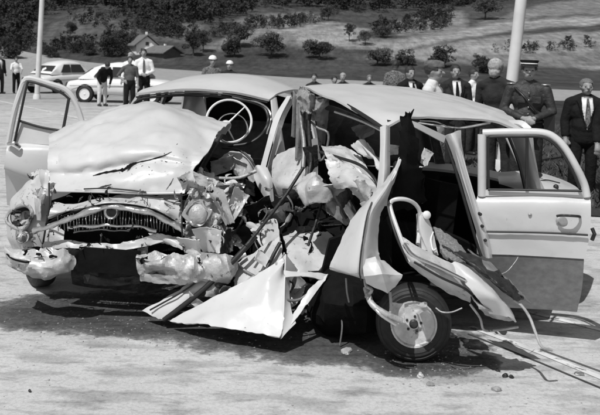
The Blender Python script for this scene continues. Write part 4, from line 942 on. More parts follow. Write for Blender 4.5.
psheet('sill_flap', [[(468, 248, 4.92), (480, 258, 4.92), (490, 262, 4.96)], [(490, 272, 4.8), (502, 276, 4.8), (510, 280, 4.84)], [(512, 296, 4.72), (524, 300, 4.72), (532, 304, 4.74)]], M['grey'], fd, su=5, sv=4, seed=69, thick=.008, fine=.008, ragged=0.01)
ptube('bent_pipe', [(514, 300, 4.6), (522, 306, 4.58), (530, 318, 4.55), (536, 334, 4.52), (542, 347, 4.5), (552, 350, 4.52)], 1.5, M['bare'], c2, sub=18)
ptube('bent_pipe', [(470, 304, 4.68), (480, 318, 4.66), (484, 330, 4.66), (498, 330, 4.66), (518, 327, 4.7)], 1.2, M['bare'], c2, sub=16)
ptube('dangling_wire', [(436, 308, 4.6), (442, 312, 4.56), (452, 312, 4.56), (462, 308, 4.58)], .7, M['bare'], c2, sub=12)
ptube('dangling_wire', [(492, 276, 4.75), (506, 272, 4.7), (515, 262, 4.72), (518, 257, 4.75)], .35, M['bare'], c2, n=5, sub=12)

# ------------------------------------------------------------------ torn body panel lying between the cars
tx, ty = gp(230, 335)
tp = thing('torn_body_panel', (tx, ty, 0), 'large torn white body panel folded on the road below the crushed hoods', 'body panel')
psheet('outer_skin', [[(286, 254, 5.3), (286, 256, 5.3), (286, 259, 5.29), (286, 262, 5.28)],
                      [(240, 281, 5.26), (255, 280, 5.22), (272, 280, 5.18), (285, 282, 5.16)],
                      [(205, 300, 5.26), (232, 305, 5.16), (260, 308, 5.08), (284, 312, 5.02)],
                      [(166, 320, 5.32), (200, 325, 5.14), (240, 332, 5.02), (281, 339, 4.92)]], M['paint'], tp, su=10, sv=10, fine=.014, fscale=3.4, crumple=.035, ncre=7, seed=3, thick=.008, smooth=20, ragged=0.01)
psheet('side_fold', [[(286, 254, 5.31), (292, 262, 5.34), (298, 270, 5.38)], [(285, 283, 5.17), (287, 284, 5.2), (290, 286, 5.24)], [(284, 312, 5.03), (287, 311, 5.06), (291, 308, 5.10)], [(281, 339, 4.93), (287, 332, 4.97), (296, 323, 5.03)]], M['paint'], tp, su=6, sv=4, thick=.008)
psheet('frame_band', [[(283, 270, 5.22), (300, 271, 5.24), (316, 272.5, 5.28), (329, 274, 5.31)], [(285, 277, 5.18), (300, 276, 5.21), (315, 278, 5.24), (325, 281, 5.27)]], M['paint'], tp, su=4, sv=6, fine=.01, fscale=8, seed=31, ragged=.006)
psheet('frame_band', [[(281, 339, 4.94), (298, 317, 5.06), (315, 294, 5.18), (329, 275, 5.29)], [(286, 327, 5.02), (298, 307, 5.12), (310, 289, 5.20), (321, 279, 5.28)]], M['paint'], tp, su=4, sv=7, fine=.01, fscale=8, seed=32, ragged=.006)
psheet('inner_plate', [[(287, 282, 5.36), (296, 280, 5.38), (306, 283, 5.38)], [(287, 300, 5.30), (294, 296, 5.32), (303, 293, 5.32)], [(286, 312, 5.24), (291, 308, 5.26), (297, 303, 5.28)]], M['paint_dirty'], tp, su=6, sv=6, crumple=.03, seed=34)
ptube('frame_rail', [(286, 300, 5.12), (298, 300, 5.16), (308, 294, 5.2)], 1.4, M['grey'], tp, sub=8)
ptube('frame_rail', [(285, 279, 5.24), (294, 285, 5.26), (288, 296, 5.22), (296, 304, 5.2)], 1.0, M['gasket'], tp, sub=8)
psheet('inner_plate', [[(234, 262, 5.5), (256, 248, 5.5), (280, 236, 5.5)], [(232, 276, 5.42), (256, 266, 5.4), (284, 254, 5.38)], [(236, 290, 5.34), (258, 282, 5.32), (285, 272, 5.3)]], M['paint_dirty'], tp, su=6, sv=6, crumple=.02, seed=71, ragged=0.02)
ptube('rubber_strip', [(280, 243, 5.4), (275, 252, 5.36), (268, 266, 5.33), (260, 280, 5.26)], 2.0, M['gasket'], tp, sub=8)
ptube('rubber_strip', [(236, 262, 5.44), (244, 270, 5.40), (256, 277, 5.33)], 1.4, M['grey'], tp, sub=8)
ptube('rubber_strip', [(256, 236, 5.4), (236, 258, 5.36), (205, 288, 5.33), (180, 308, 5.34), (164, 320, 5.36)], 2.8, M['gasket'], tp, sub=16)
ptube('inner_rail', [(228, 282, 5.36), (230, 268, 5.42), (238, 258, 5.45), (246, 254, 5.46)], 2.4, M['paint'], tp, sub=10)
psheet('flange', [[(141, 311, 5.46), (178, 290, 5.42), (205, 272, 5.42), (226, 262, 5.44)], [(152, 316, 5.40), (182, 297, 5.36), (208, 280, 5.36), (229, 268, 5.4)], [(163, 321, 5.36), (186, 304, 5.34), (211, 287, 5.34), (231, 274, 5.36)]], M['paint'], tp, su=4, sv=7, fine=.01, fscale=8, seed=4, ragged=0.012)
for (px, py, wp, hp, mt, sd) in ((214, 290, 16, 14, 'bare', 1), (222, 282, 12, 14, 'soot', 2), (196, 302, 18, 8, 'bare', 3), (226, 290, 10, 10, 'grey', 4), (262, 258, 14, 10, 'paint', 5), (296, 284, 12, 16, 'grey', 6), (302, 306, 12, 12, 'soot', 7)):
    chunk('crumpled_scrap', px, py, 5.33, wp, hp, M[mt], tp, 700 + sd, .6, -35)
ptube('flange_edge', [(150, 310, 5.40), (182, 292, 5.36), (208, 274, 5.36), (226, 264, 5.38)], .9, M['gasket'], tp, sub=12)
psheet('spotted_plate', [[(282, 236, 5.75), (300, 229, 5.8), (326, 230, 5.8), (341, 246, 5.7)], [(286, 252, 5.6), (306, 250, 5.62), (328, 252, 5.62), (336, 262, 5.55)], [(290, 274, 5.45), (308, 273, 5.45), (324, 274, 5.45), (330, 275, 5.42)]], M['paint_dirty'], tp, su=6, sv=6, fine=.012, fscale=5, seed=9, thick=.008, ragged=0.015)

# ------------------------------------------------------------------ trees, bushes, woodland
def leaves(rng, blobs, n, size, V, F, off=Vector((0, 0, 0)), sc=1.0):
    tot = sum(b[1] ** 2 for b in blobs)
    for (c, r, sq) in blobs:
        for _ in range(int(n * r * r / tot)):
            d = Vector((rng.gauss(0, 1), rng.gauss(0, 1), rng.gauss(0, 1))).normalized()
            rr = r * (rng.uniform(.35, 1.0) ** .5) * (1 + .25 * noise.noise(d * 2.5 + c))
            p = Vector((c.x + d.x * rr, c.y + d.y * rr, c.z + d.z * rr * sq))
            a = Vector((rng.gauss(0, 1), rng.gauss(0, 1), rng.gauss(0, .7))).normalized(); b = a.orthogonal().normalized()
            s = size * rng.uniform(.6, 1.5); i = len(V)
            V += [off + (p - a * s) * sc, off + (p + b * s * .5) * sc, off + (p + a * s) * sc, off + (p - b * s * .5) * sc]; F.append((i, i + 1, i + 2, i + 3))
def crown_blobs(rng, w, h, z0, k):
    B = []
    for _ in range(k):
        a = rng.uniform(0, 6.28); q = rng.random() ** .6; t = rng.random()
        R = w * .5 * (.55 + .45 * math.sin(math.pi * min(1, .25 + .75 * t)))
        B.append((Vector((math.cos(a) * q * R * .95, math.sin(a) * q * R * .95, z0 + h * (.12 + .74 * t + rng.uniform(-.08, .08)))), w * rng.choice((.09, .12, .16, .2, .26)) * rng.uniform(.9, 1.15), rng.uniform(.55, .9)))
    return B
def make_tree(name, px, base, wpx, hpx, label, mat='leaf', trunk=.3, seed=0, cat='tree', k=16, n=1500, group=None):
    p, d = hit(px, base); s = FOC / d; w, h = wpx / s, hpx / s
    rng = random.Random(seed + 100); t = thing(name, p, label, cat, group)
    z0 = h * trunk; V = []; F = []
    leaves(rng, crown_blobs(rng, w, h - z0, z0 * .8, k + 8), n * 2, w * .03, V, F)
    mesh_obj('crown', V, F, M[mat], t, 0, local=True)
    m = MB(); r = max(.06, w * .028)
    m.tube([Vector((0, 0, -.3)), Vector((r * .5, 0, z0 * .6)), Vector((0, r, z0 * 1.1)), Vector((r, 0, h * .8))], [r * 1.3, r, r * .8, r * .2], 7)
    for a in range(5):
        an = a * 1.257 + rng.random(); e = Vector((math.cos(an) * w * .33, math.sin(an) * w * .33, h * rng.uniform(.5, .8)))
        m.tube([Vector((0, 0, z0 * rng.uniform(.7, 1.1))), e * .5 + Vector((0, 0, z0 * .35)), e], [r * .6, r * .4, r * .12], 5)
    m.build('trunk', M['bark'], t, 50, local=True)
    return t
og = 'orchard trees on the meadow'
for i, (px, base, wp, hp, mt, lab) in enumerate([
    (239, 47, 27, 22, 'leaf', 'tall broad fruit tree behind a lower one on the meadow'), (234, 57, 24, 17, 'leaf_dark', 'low wide fruit tree in front of the taller broad one'),
    (271, 57.5, 29, 24, 'leaf_dark', 'round fruit tree on bare trunk between two others on the dark meadow'), (319, 60, 27, 20, 'leaf_dark', 'lone spreading fruit tree standing above the onlookers beyond the car roofs'),
    (377, 66, 26, 20, 'leaf', 'thin spreading fruit tree with pale trunk below the hay field'), (349, 42, 12, 20, 'leaf_dark', 'narrow upright tree at the edge of the pale slope'),
    (365, 45, 15, 15, 'leaf', 'small bushy tree beside the narrow upright tree'), (203, 53, 17, 23, 'leaf_dark', 'dark tree by the farmhouses at the foot of the hill'),
    (485, 20, 26, 24, 'leaf', 'lone tree standing on the ridge between two hay fields'), (193, 56, 20, 26, 'leaf_dark', 'large dark tree beside the low barn'),
    (70, 39, 14, 18, 'leaf_dark', 'small dark tree on the rounded knoll'), (279, 30, 6, 19, 'leaf_dark', 'slim columnar tree on the scrubby slope'), (328, 21, 16, 17, 'leaf', 'round tree at the edge of the wood above the track')]):
    make_tree('fruit_tree' if i < 5 else 'tree', px, base, wp, hp, lab, mt, .32 if i not in (11,) else .12, i, group=og if i < 5 else None)
for i, (px, base, wp, hp, mt, lab) in enumerate([
    (407, 66, 20, 19, 'leaf_dark', 'dark round bush behind the person in garrison cap'), (443, 68, 30, 23, 'leaf_dark', 'largest dark round bush behind the person in dark suit and tie'),
    (483, 73, 28, 19, 'leaf_dark', 'low dark bush by the person in headscarf'), (8, 59, 26, 19, 'leaf_dark', 'dark bush behind the person in white short-sleeved shirt'),
    (88, 56, 15, 15, 'leaf_dark', 'small dark bush above the parked white saloon'), (112, 57, 24, 22, 'leaf_dark', 'dense dark bush next to the white farmhouse'),
    (50, 58, 16, 14, 'leaf_dark', 'dark bush behind the pale lamp post'), (383, 38, 16, 12, 'leaf', 'low bush on the hedge line above the hay field'), (130, 50, 14, 14, 'leaf_dark', 'dark bush touching the gable of the farmhouse')]):
    make_tree('bush', px, base, wp, hp, lab, mt, .06, i + 40, 'bush', 14, 1500)
# hedge: leafy rows; and the woodland on the hilltop (one mass)
def mass(name, label, cat, polys, count, wp, mat, seed, leafn=90, kind=True):
    rng = random.Random(seed); V = []; F = []
    protos = []
    for q in range(6):
        v = []; f = []; leaves(rng, crown_blobs(rng, 1.0, 1.15, .05, 9), leafn, .075, v, f); protos.append((v, f))
    for poly, cnt in polys:
        xs_ = [p[0] for p in poly]; ys_ = [p[1] for p in poly]; k = 0; tries = 0
        while k < cnt and tries < cnt * 30:
            tries += 1
            px, py = rng.uniform(min(xs_), max(xs_)), rng.uniform(min(ys_), max(ys_))
            if not inpoly(px, py, poly): continue
            p, d = hit(px, py)
            if d > 595: continue
            k += 1; s = wp * rng.uniform(.7, 1.5) * d / FOC; v, f = protos[rng.randrange(6)]; a = rng.uniform(0, 6.28); ca, sa = math.cos(a), math.sin(a); i0 = len(V)
            V += [(p.x + (q.x * ca - q.y * sa) * s, p.y + (q.x * sa + q.y * ca) * s, p.z + q.z * s * 1.1) for q in v]; F += [tuple(i + i0 for i in g) for g in f]
    o = mesh_obj(name, V, F, M[mat], None, 0); tag(o, label, cat); o['kind'] = 'stuff'; return o
mass('woodland', 'dark woodland covering the hilltop', 'wood', [
    ([(-60, -14), (110, -14), (110, 6), (60, 12), (30, 22), (-60, 36)], 420), ([(110, -14), (260, -14), (250, 16), (205, 26), (150, 26), (112, 14)], 380),
    ([(250, -14), (400, -14), (530, -14), (515, 3), (440, 9), (400, 14), (340, 13), (310, 8), (262, 9)], 400), ([(-60, 36), (26, 24), (34, 52), (-60, 56)], 120)], 0, 13, 'leaf_dark', 3, 130)
mass('hedge_bushes', 'scrubby dark bushes growing in hedge lines over the slopes', 'scrub', [
    ([(398, 34), (404, 22), (425, 14), (452, 16), (450, 30), (425, 33)], 90), ([(95, 55), (98, 40), (128, 34), (140, 40), (130, 55)], 60), ([(240, 32), (262, 22), (330, 20), (325, 24), (280, 30)], 60),
    ([(370, 36), (376, 28), (398, 26), (398, 36)], 34), ([(540, 52), (560, 47), (598, 45), (640, 46), (640, 50), (560, 54)], 16), ([(490, 52), (520, 49), (545, 50), (545, 54), (495, 55)], 12), ([(120, 30), (150, 24), (200, 34), (196, 44), (150, 36)], 90),
    ([(34, 52), (60, 45), (96, 46), (96, 55)], 60), ([(205, 34), (245, 24), (250, 28), (215, 42)], 24), ([(60, 24), (90, 14), (120, 20), (100, 30)], 22)], 0, 8, 'leaf_dark', 8, 110)

# ------------------------------------------------------------------ farmhouses
def house(px, base, wpx, hpx, rz, label, wallm, roofm, seed, windows=True):
    p, d = hit(px, base); s = FOC / d; W = wpx / s; H = hpx / s; D = W * 1.5
    t = thing('farmhouse', p, label, 'house', None, rz)
    e = H * .52; m = MB()
    V = [(-W / 2, 0, -.5), (W / 2, 0, -.5), (W / 2, 0, e), (0, 0, H), (-W / 2, 0, e), (-W / 2, D, -.5), (W / 2, D, -.5), (W / 2, D, e), (0, D, H), (-W / 2, D, e)]
    mesh_obj('wall', V, [(0, 1, 2, 3, 4), (6, 5, 9, 8, 7), (1, 6, 7, 2), (5, 0, 4, 9), (0, 5, 6, 1)], M[wallm], t, 0, local=True)
    for sg in (-1, 1):
        o = .4; q = [(0, -o, H + .15), (0, D + o, H + .15), (sg * (W / 2 + o), D + o, e - .2), (sg * (W / 2 + o), -o, e - .2)]
        vv = q + [(a, b, c + .14) for a, b, c in q]
        mesh_obj('roof', vv, [(0, 1, 2, 3), (7, 6, 5, 4), (0, 4, 5, 1), (1, 5, 6, 2), (2, 6, 7, 3), (3, 7, 4, 0)], M[roofm], t, 0, local=True)
    MB().box((W * .1, D * .4, H + .3), (W * .09, W * .09, H * .3)).build('chimney', M['wall'], t, 0, True)
    if windows:
        for x, z in ((-W * .22, e * .45), (W * .22, e * .45), (0, e * 1.15)):
            MB().box((x, -.03, z), (W * .14, .1, e * .35)).build('window', M['glass'], t, 0, True)
    return t
house(147, 55, 22, 18, math.radians(24), 'white gabled farmhouse with tiled roof below the wooded hill', 'wall', 'roof_tile', 1)
house(172, 58, 22, 10, math.radians(50), 'low dark-roofed barn beside the white farmhouse', 'roof_dark', 'roof_tile', 2, False)

# ------------------------------------------------------------------ lamp posts
def lamp_post(px0, py0, px1, py1, d, wpx, label):
    a = P(px0, py0, d); b = P(px1, py1, d); k = (gz(a.x, d) - a.z) / (b.z - a.z); base = a + (b - a) * k
    top = base + (b - base).normalized() * 8.0
    t = thing('lamp_post', base, label, 'lamp post'); r = wpx * d / FOC / 2
    MB().tube([base - Vector((0, 0, .1)), base + (top - base) * .5, top], [r * 1.08, r * .95, r * .75], 16).build('shaft', M['post'], t)
    MB().lathe(base, (0, 0, 1), [(r * 1.5, -.05), (r * 1.5, .12), (r * 1.15, .2)], 16).build('base_collar', M['post'], t)
    MB().tube(curve([top, top + Vector((-.2, 0, .5)), top + Vector((-.9, 0, .7)), top + Vector((-1.5, 0, .65))], 12), r * .4, 8).build('arm', M['post'], t)
    MB().ell(top + Vector((-1.75, 0, .62)), (.35, .12, .08)).build('lamp_head', M['grey'], t)
lamp_post(38, 76, 42, 0, 33, 5, 'slim pale lamp post in front of the parked white cars')
lamp_post(512, 78, 521, 0, 13, 11.5, 'thick white leaning lamp post behind the uniformed officer')

# ------------------------------------------------------------------ parked white saloons
def saloon(x, y, rz, label):
    """x forward, built at real size"""
    t = thing('parked_car', (x, y, gz(x, y)), label, 'car', 'white cars parked at the roadside', rz)
    st = [(-2.15, .60, .40, .62), (-2.05, .70, .34, .80), (-1.6, .78, .30, .88), (-1.0, .80, .28, .93), (0, .81, .27, .95), (.7, .80, .27, .94), (1.0, .79, .28, .93), (1.5, .76, .30, .90), (1.95, .70, .33, .82), (2.15, .60, .40, .66)]
    V = []; F = []; sec = 14
    for (X, wd, z0, z1) in st:
        for k in range(sec):
            a = 2 * math.pi * (k + .5) / sec; c, s = math.cos(a), math.sin(a)
            V.append((X, wd * (abs(c) ** .45) * (1 if c > 0 else -1), (z0 + z1) / 2 + (z1 - z0) / 2 * (abs(s) ** .5) * (1 if s > 0 else -1)))
    for i in range(len(st) - 1):
        for k in range(sec): F.append((i * sec + k, (i + 1) * sec + k, (i + 1) * sec + (k + 1) % sec, i * sec + (k + 1) % sec))
    F.append(tuple(range(sec - 1, -1, -1))); F.append(tuple((len(st) - 1) * sec + k for k in range(sec)))
    mesh_obj('body', [(a, -b, c) for a, b, c in V], F, M['car_white'], t, 40, local=True)
    # greenhouse
    R = [(-1.62, .56, .88, .93), (-1.35, .58, .88, 1.14), (-1.05, .58, .88, 1.34), (-.7, .57, .88, 1.46), (-.3, .57, .88, 1.52), (.1, .57, .88, 1.52), (.4, .57, .88, 1.46), (.62, .58, .88, 1.33), (.95, .62, .88, 1.0)]
    V = []; F = []
    for (X, wd, z0, z1) in R:
        tt = (z1 - z0) / .6
        V += [(X, wd + .12, z0), (X, wd + .10 - .10 * tt, z0 + (z1 - z0) * .8), (X, (wd - .08) , z1 - .02 * tt), (X, 0, z1 + .02), (X, -(wd - .08), z1 - .02 * tt), (X, -(wd + .10 - .10 * tt), z0 + (z1 - z0) * .8), (X, -(wd + .12), z0)]
    for i in range(len(R) - 1):
        for k in range(6): F.append((i * 7 + k, i * 7 + k + 1, (i + 1) * 7 + k + 1, (i + 1) * 7 + k))
    mesh_obj('roof', V, F, M['car_white'], t, 50, local=True)
    for sg in (-1, 1):
        for (xa, xb, xc, xd) in ((-1.0, -.36, -.36, -.72), (-.28, .62, .36, -.28)):
            y0, y1 = sg * .722, sg * .622
            q = [(xa, y0, .98), (xb, y0, .98), (xc, y1, 1.36), (xd, y1, 1.36)]
            q = q + [(a, b - sg * .03, c) for a, b, c in q]
            mesh_obj('side_window', q, [(0, 1, 2, 3), (7, 6, 5, 4), (0, 4, 5, 1), (1, 5, 6, 2), (2, 6, 7, 3), (3, 7, 4, 0)], M['glass'], t, 0, local=True)
    for (x0, z0, x1, z1, nm) in ((.97, 1.0, .64, 1.31, 'windscreen'), (-1.46, 1.05, -1.12, 1.30, 'rear_window')):
        sg = .03 if x0 > 0 else -.03
        q = [(x0 + sg, -.58, z0), (x0 + sg, .58, z0), (x1 + sg, .48, z1), (x1 + sg, -.48, z1)]
        q = q + [(a - sg, b, c - .01) for a, b, c in q]
        mesh_obj(nm, q, [(0, 1, 2, 3), (7, 6, 5, 4), (0, 4, 5, 1), (1, 5, 6, 2), (2, 6, 7, 3), (3, 7, 4, 0)], M['glass'], t, 0, local=True)
    for X in (-1.3, 1.32):
        for sg in (-1, 1):
            MB().lathe((X, sg * .74, .34), (0, sg, 0), [(.355, 0), (.355, .055), (.33, .06)], 28).build('wheel_arch', M['black'], t, 30, True)
            wheel(t, (X, sg * .76, .32), (0, sg, 0), .32, .15, .2, ('rubber', 'car_white'), local=True, cap=False)
    for X in (-2.2, 2.2):
        MB().tube(curve([(X * .93, -.74, .45), (X, -.5, .45), (X * 1.01, 0, .45), (X, .5, .45), (X * .93, .74, .45)], 16), .05).build('bumper', M['chrome'], t, 50, True)
        for sg in (-1, 1):
            MB().ell((X * .965, sg * .55, .66), (.06, .08, .09)).build('headlight' if X > 0 else 'tail_light', M['chrome'] if X > 0 else M['soot'], t, 50, True)
    MB().box((-2.17, 0, .62), (.03, .42, .13)).build('number_plate', M['wall'], t, 0, True)
    for sg in (-1, 1):
        MB().tube([(-1.9, sg * .815, .62), (0, sg * .825, .66), (1.8, sg * .80, .66)], .012, 6).build('side_molding', M['grey'], t, 50, True)
    return t
d = 31; saloon((85 - 300) * d / FOC + 1.35, d + .9, math.radians(-9), 'white saloon parked side-on with a person bending beside its door')
d = 39; saloon((52 - 300) * d / FOC + .3, d + 1.2, math.radians(62), 'white saloon parked tail towards the wrecks, number plate showing')

# ------------------------------------------------------------------ people
def remesh(mb, voxel, mat, name, parent, cut=None, smooth_it=3):
    me = bpy.data.meshes.new('tmp'); me.from_pydata([tuple(v) for v in mb.V], [], mb.F)
    o = bpy.data.objects.new('tmp', me); COL.objects.link(o)
    r = o.modifiers.new('r', 'REMESH'); r.mode = 'VOXEL'; r.voxel_size = voxel
    s = o.modifiers.new('s', 'SMOOTH'); s.factor = .5; s.iterations = smooth_it
    dg = bpy.context.evaluated_depsgraph_get(); dg.update()
    m2 = bpy.data.meshes.new_from_object(o.evaluated_get(dg), depsgraph=dg)
    bpy.data.objects.remove(o); bpy.data.meshes.remove(me)
    if cut:
        bm = bmesh.new(); bm.from_mesh(m2)
        bmesh.ops.delete(bm, geom=[f for f in bm.faces if cut(f.calc_center_median())], context='FACES'); bm.to_mesh(m2); bm.free()
    m2.materials.clear(); m2.materials.append(mat); m2.polygons.foreach_set('use_smooth', [True] * len(m2.polygons))
    m2.name = name
    if name in ('hair', 'headscarf'):
        k1, k2 = 34, .007
        for v in m2.vertices:
            q = v.co.copy(); v.co += v.normal * (k2 * (noise.noise(Vector((q.x, q.y, q.z * (1 if name == 'hair' else 1.7))) * k1 + Vector((len(m2.vertices) % 17, 0, 0)))) + (.004 if name != 'hair' else .002))
    ob = bpy.data.objects.new(name, m2); link(ob, parent); return ob
def cap(m, a, b, r0, r1, n=10, rings=5):
    a, b = Vector(a), Vector(b); ax = (b - a); L = ax.length; ax.normalize()
    prof = []
    for k in range(rings + 1):
        t = math.pi / 2 * (1 - k / rings); prof.append((max(r0 * math.cos(t), .0005), -r0 * math.sin(t)))
    for k in range(rings + 1):
        t = math.pi / 2 * k / rings; prof.append((max(r1 * math.cos(t), .0005), L + r1 * math.sin(t)))
    return m.lathe(a, ax, prof, n)
def person(px, d, top, label, face=0.0, build=1.0, arms='down', top_cloth='suit', shirt='white_cloth', jacket='dark_cloth', trousers='dark_cloth', hair='hair', hat=None, tie=None, voxel=.016, height=None, bend=0.0, sleeves='long', group=None, z=None):
    q = P(px, top, d); ground = gz(q.x, d) if z is None else z
    if hat in ('kepi', 'garrison'): extra = .06
    elif hat == 'scarf': extra = .01
    else: extra = .0
    Ht = height or (q.z - ground)
    k = Ht / (1.755 + extra)
    t = thing('person', (q.x, d, ground), label, 'person', group, face); t.scale = (k * build, k * build, k); _r = random.Random(int(px * 7)); t.rotation_euler = (_r.uniform(-.04, .05), _r.uniform(-.05, .05), face + _r.uniform(-.25, .25))
    B = Matrix.Rotation(bend, 3, 'X')
    def up(p):                                  # bend the upper body forward at the hips
        p = Vector(p)
        if bend and p.z > .95: p = Vector((0, 0, .95)) + B @ (p - Vector((0, 0, .95)))
        return p
    if arms == 'down': A = {s: [(s * .195, 0, 1.39), (s * .245, .02, 1.11), (s * .245, -.05, .86)] for s in (-1, 1)}
    elif arms == 'hip': A = {-1: [(-.195, 0, 1.39), (-.36, .05, 1.15), (-.20, -.05, 1.0)], 1: [(.195, 0, 1.39), (.245, .02, 1.11), (.245, -.05, .86)]}
    elif arms == 'front': A = {s: [(s * .195, 0, 1.39), (s * .27, -.02, 1.12), (s * .06, -.20, 1.03)] for s in (-1, 1)}
    elif arms == 'reach': A = {s: [(s * .195, 0, 1.39), (s * .26, -.12, 1.16), (s * .16, -.34, 1.02)] for s in (-1, 1)}
    elif arms == 'left_out': A = {-1: [(-.195, 0, 1.39), (-.30, .06, 1.16), (-.42, .22, 1.02)], 1: [(.195, 0, 1.39), (.25, -.04, 1.12), (.12, -.25, 1.04)]}
    A = {s: [up(p) for p in v] for s, v in A.items()}
    leg = {s: [(s * .09, 0, .9), (s * .105, -.02, .49), (s * .11, .02, .08)] for s in (-1, 1)}
    def torso(m, e, zlow=.86):
        m.ell(up((0, .0, 1.26)), (.172 + e, .112 + e, .20 + e), 16, 10, B if bend else None)
        cap(m, up((-.15, .01, 1.40)), up((.15, .01, 1.40)), .062 + e, .062 + e); cap(m, up((-.11, .015, 1.43)), up((0, .015, 1.475)), .05 + e, .06 + e); cap(m, up((.11, .015, 1.43)), up((0, .015, 1.475)), .05 + e, .06 + e)
        m.ell(up((0, -.012, 1.06)), (.150 + e, .115 + e, .18 + e), 16, 10)
        m.ell((0, 0, .93), (.160 + e, .115 + e, .12 + e + (0.93 - zlow) * .5), 16, 10)
    def arm(m, s, e, to=1.0):
        a, b, c = A[s]; cap(m, a, b, .055 + e, .043 + e)
        if to > .5: cap(m, b, b + (c - b) * (to - .5) * 2, .043 + e, .033 + e)
    def legm(m, s, e):
        a, b, c = [Vector(p) for p in leg[s]]; cap(m, a, b, .085 + e, .058 + e); cap(m, b, c, .056 + e, .04 + e)
    # body: one continuous mesh
    m = MB(); torso(m, 0); hr = B if bend else Matrix.Identity(3)
    cap(m, up((0, .015, 1.42)), up((0, .0, 1.55)), .06, .055)
    m.ell(up((0, -.005, 1.645)), (.076, .096, .108), 16, 12, hr); m.ell(up((0, -.045, 1.575)), (.055, .055, .058), 14, 9, hr); m.ell(up((0, -.06, 1.67)), (.058, .045, .03), 12, 8, hr)
    cap(m, up((0, -.095, 1.655)), up((0, -.118, 1.618)), .010, .017, 8, 3); cap(m, up((-.02, -.093, 1.575)), up((.02, -.093, 1.575)), .012, .012, 8, 3)
    for s in (-1, 1):
        m.ell(up((s * .077, .005, 1.635)), (.012, .024, .034), 10, 7); m.ell(up((s * .045, -.062, 1.615)), (.028, .03, .03), 10, 7)
        arm(m, s, 0); legm(m, s, 0)
        a, b, c = A[s]; dr_ = (c - b).normalized(); sd = dr_.cross(Vector((0, -1, 0)) if abs(dr_.y) < .8 else Vector((0, 0, 1))).normalized(); nn = sd.cross(dr_)
        pc = c + dr_ * .055
        cap(m, c, c + dr_ * .08, .031, .036, 10, 4)
        for f in range(4):
            o0 = c + dr_ * .095 + sd * (f - 1.5) * .02; L = (.058, .07, .066, .05)[f]
            o1 = o0 + dr_ * L * .55 + nn * .008 * s; o2 = o1 + (dr_ * .7 + nn * .5 * s).normalized() * L * .45
            cap(m, o0, o1, .0105, .010, 7, 3); cap(m, o1, o2, .010, .0085, 7, 3)
        th = c + dr_ * .03 + sd * -.03; th2 = th + (dr_ * .8 - sd * .6).normalized() * .05
        cap(m, th, th2, .014, .011, 7, 3); cap(m, th2, th2 + dr_ * .03, .011, .009, 7, 3)
        cap(m, (s * .11, .05, .05), (s * .12, -.13, .035), .04, .03)
    body = remesh(m, voxel, M['skin'], 'body', t)
    for s in (-1, 1):
        MB().ell(up((s * .032, -.0895, 1.64)), (.015, .009, .007), 8, 6, hr).build('eye', M['eye'], t, 60, True)
    MB().ell(up((0, -.1035, 1.577)), (.022, .004, .004), 8, 5, hr).build('mouth', M['eye'], t, 60, True)
    # trousers and shoes
    m = MB(); m.ell((0, 0, .95), (.176, .134, .19), 16, 10)
    m.ell((0, -.004, 1.0), (.168, .132, .06), 16, 8)
    for s in (-1, 1):
        a, b, c = [Vector(p) for p in leg[s]]; cap(m, a, b, .098, .078); cap(m, b, Vector((c.x, c.y, .10)), .078, .068)
    remesh(m, voxel, M[trousers], 'trousers', t)
    for s in (-1, 1):
        m = MB(); cap(m, (s * .11, .05, .048), (s * .12, -.15, .042), .05, .042, 12, 5); m.build('shoe', M['leather'], t, 60, True)
    # shirt / jacket
    m = MB(); torso(m, .012, .93 if top_cloth != 'suit' else .86); full = sleeves == 'long'
    for s in (-1, 1): arm(m, s, .012, .94 if full else .38)
    if top_cloth == 'suit' or full: cap(m, up((0, .015, 1.44)), up((0, .008, 1.50)), .068, .066)
    sh = remesh(m, voxel, M[shirt], 'shirt', t)
    if top_cloth == 'suit':
        m = MB(); torso(m, .03, .78); m.ell((0, .005, .85), (.185, .145, .13), 16, 10)
        for s in (-1, 1): arm(m, s, .024, .90)
        remesh(m, min(voxel, .0095), M[jacket], 'jacket', t, smooth_it=6, cut=lambda c: (c.y < -.02 and abs(c.x) < min(.07, max(0, (c.z - 1.0)) * .23) and c.z < 1.50))
        for s in (-1, 1):
            V = [(s * .012, -.152, 1.02), (s * .03, -.158, 1.04), (s * .115, -.135, 1.34), (s * .135, -.09, 1.43), (s * .085, -.105, 1.42), (s * .075, -.142, 1.30)]
            mesh_obj('lapel', V + [(a, b + .012, c) for a, b, c in V], [(0, 1, 2, 3, 4, 5), (11, 10, 9, 8, 7, 6)] + [(i, (i + 1) % 6, 6 + (i + 1) % 6, 6 + i) for i in range(6)], M[jacket], t, 0, local=True)
    if tie:
        V = [(-.012, -.098, 1.47), (.012, -.098, 1.47), (.022, -.133, 1.36), (.032, -.148, 1.12), (0, -.15, 1.05), (-.032, -.148, 1.12), (-.022, -.133, 1.36)]
        mesh_obj('tie', V + [(a, b - .014, c) for a, b, c in V], [(6, 5, 4, 3, 2, 1, 0), (7, 8, 9, 10, 11, 12, 13)] + [(i, (i + 1) % 7, 7 + (i + 1) % 7, 7 + i) for i in range(7)], M[tie], t, 0, local=True)
    # hair / hats
    if hair:
        m = MB(); m.ell(up((0, .012, 1.668)), (.090, .108, .100), 18, 12, hr)
        if hair == 'hair_long': m.ell(up((0, .05, 1.56)), (.085, .06, .12), 14, 9)
        def hc(c):
            if bend: return False
            return (c.y < -.058 and c.z < 1.70) or (c.z < 1.645 and c.y < .01) or c.z < 1.575
        remesh(m, .012, M['hair' if hair == 'hair_long' else hair], 'hair', t, cut=hc)
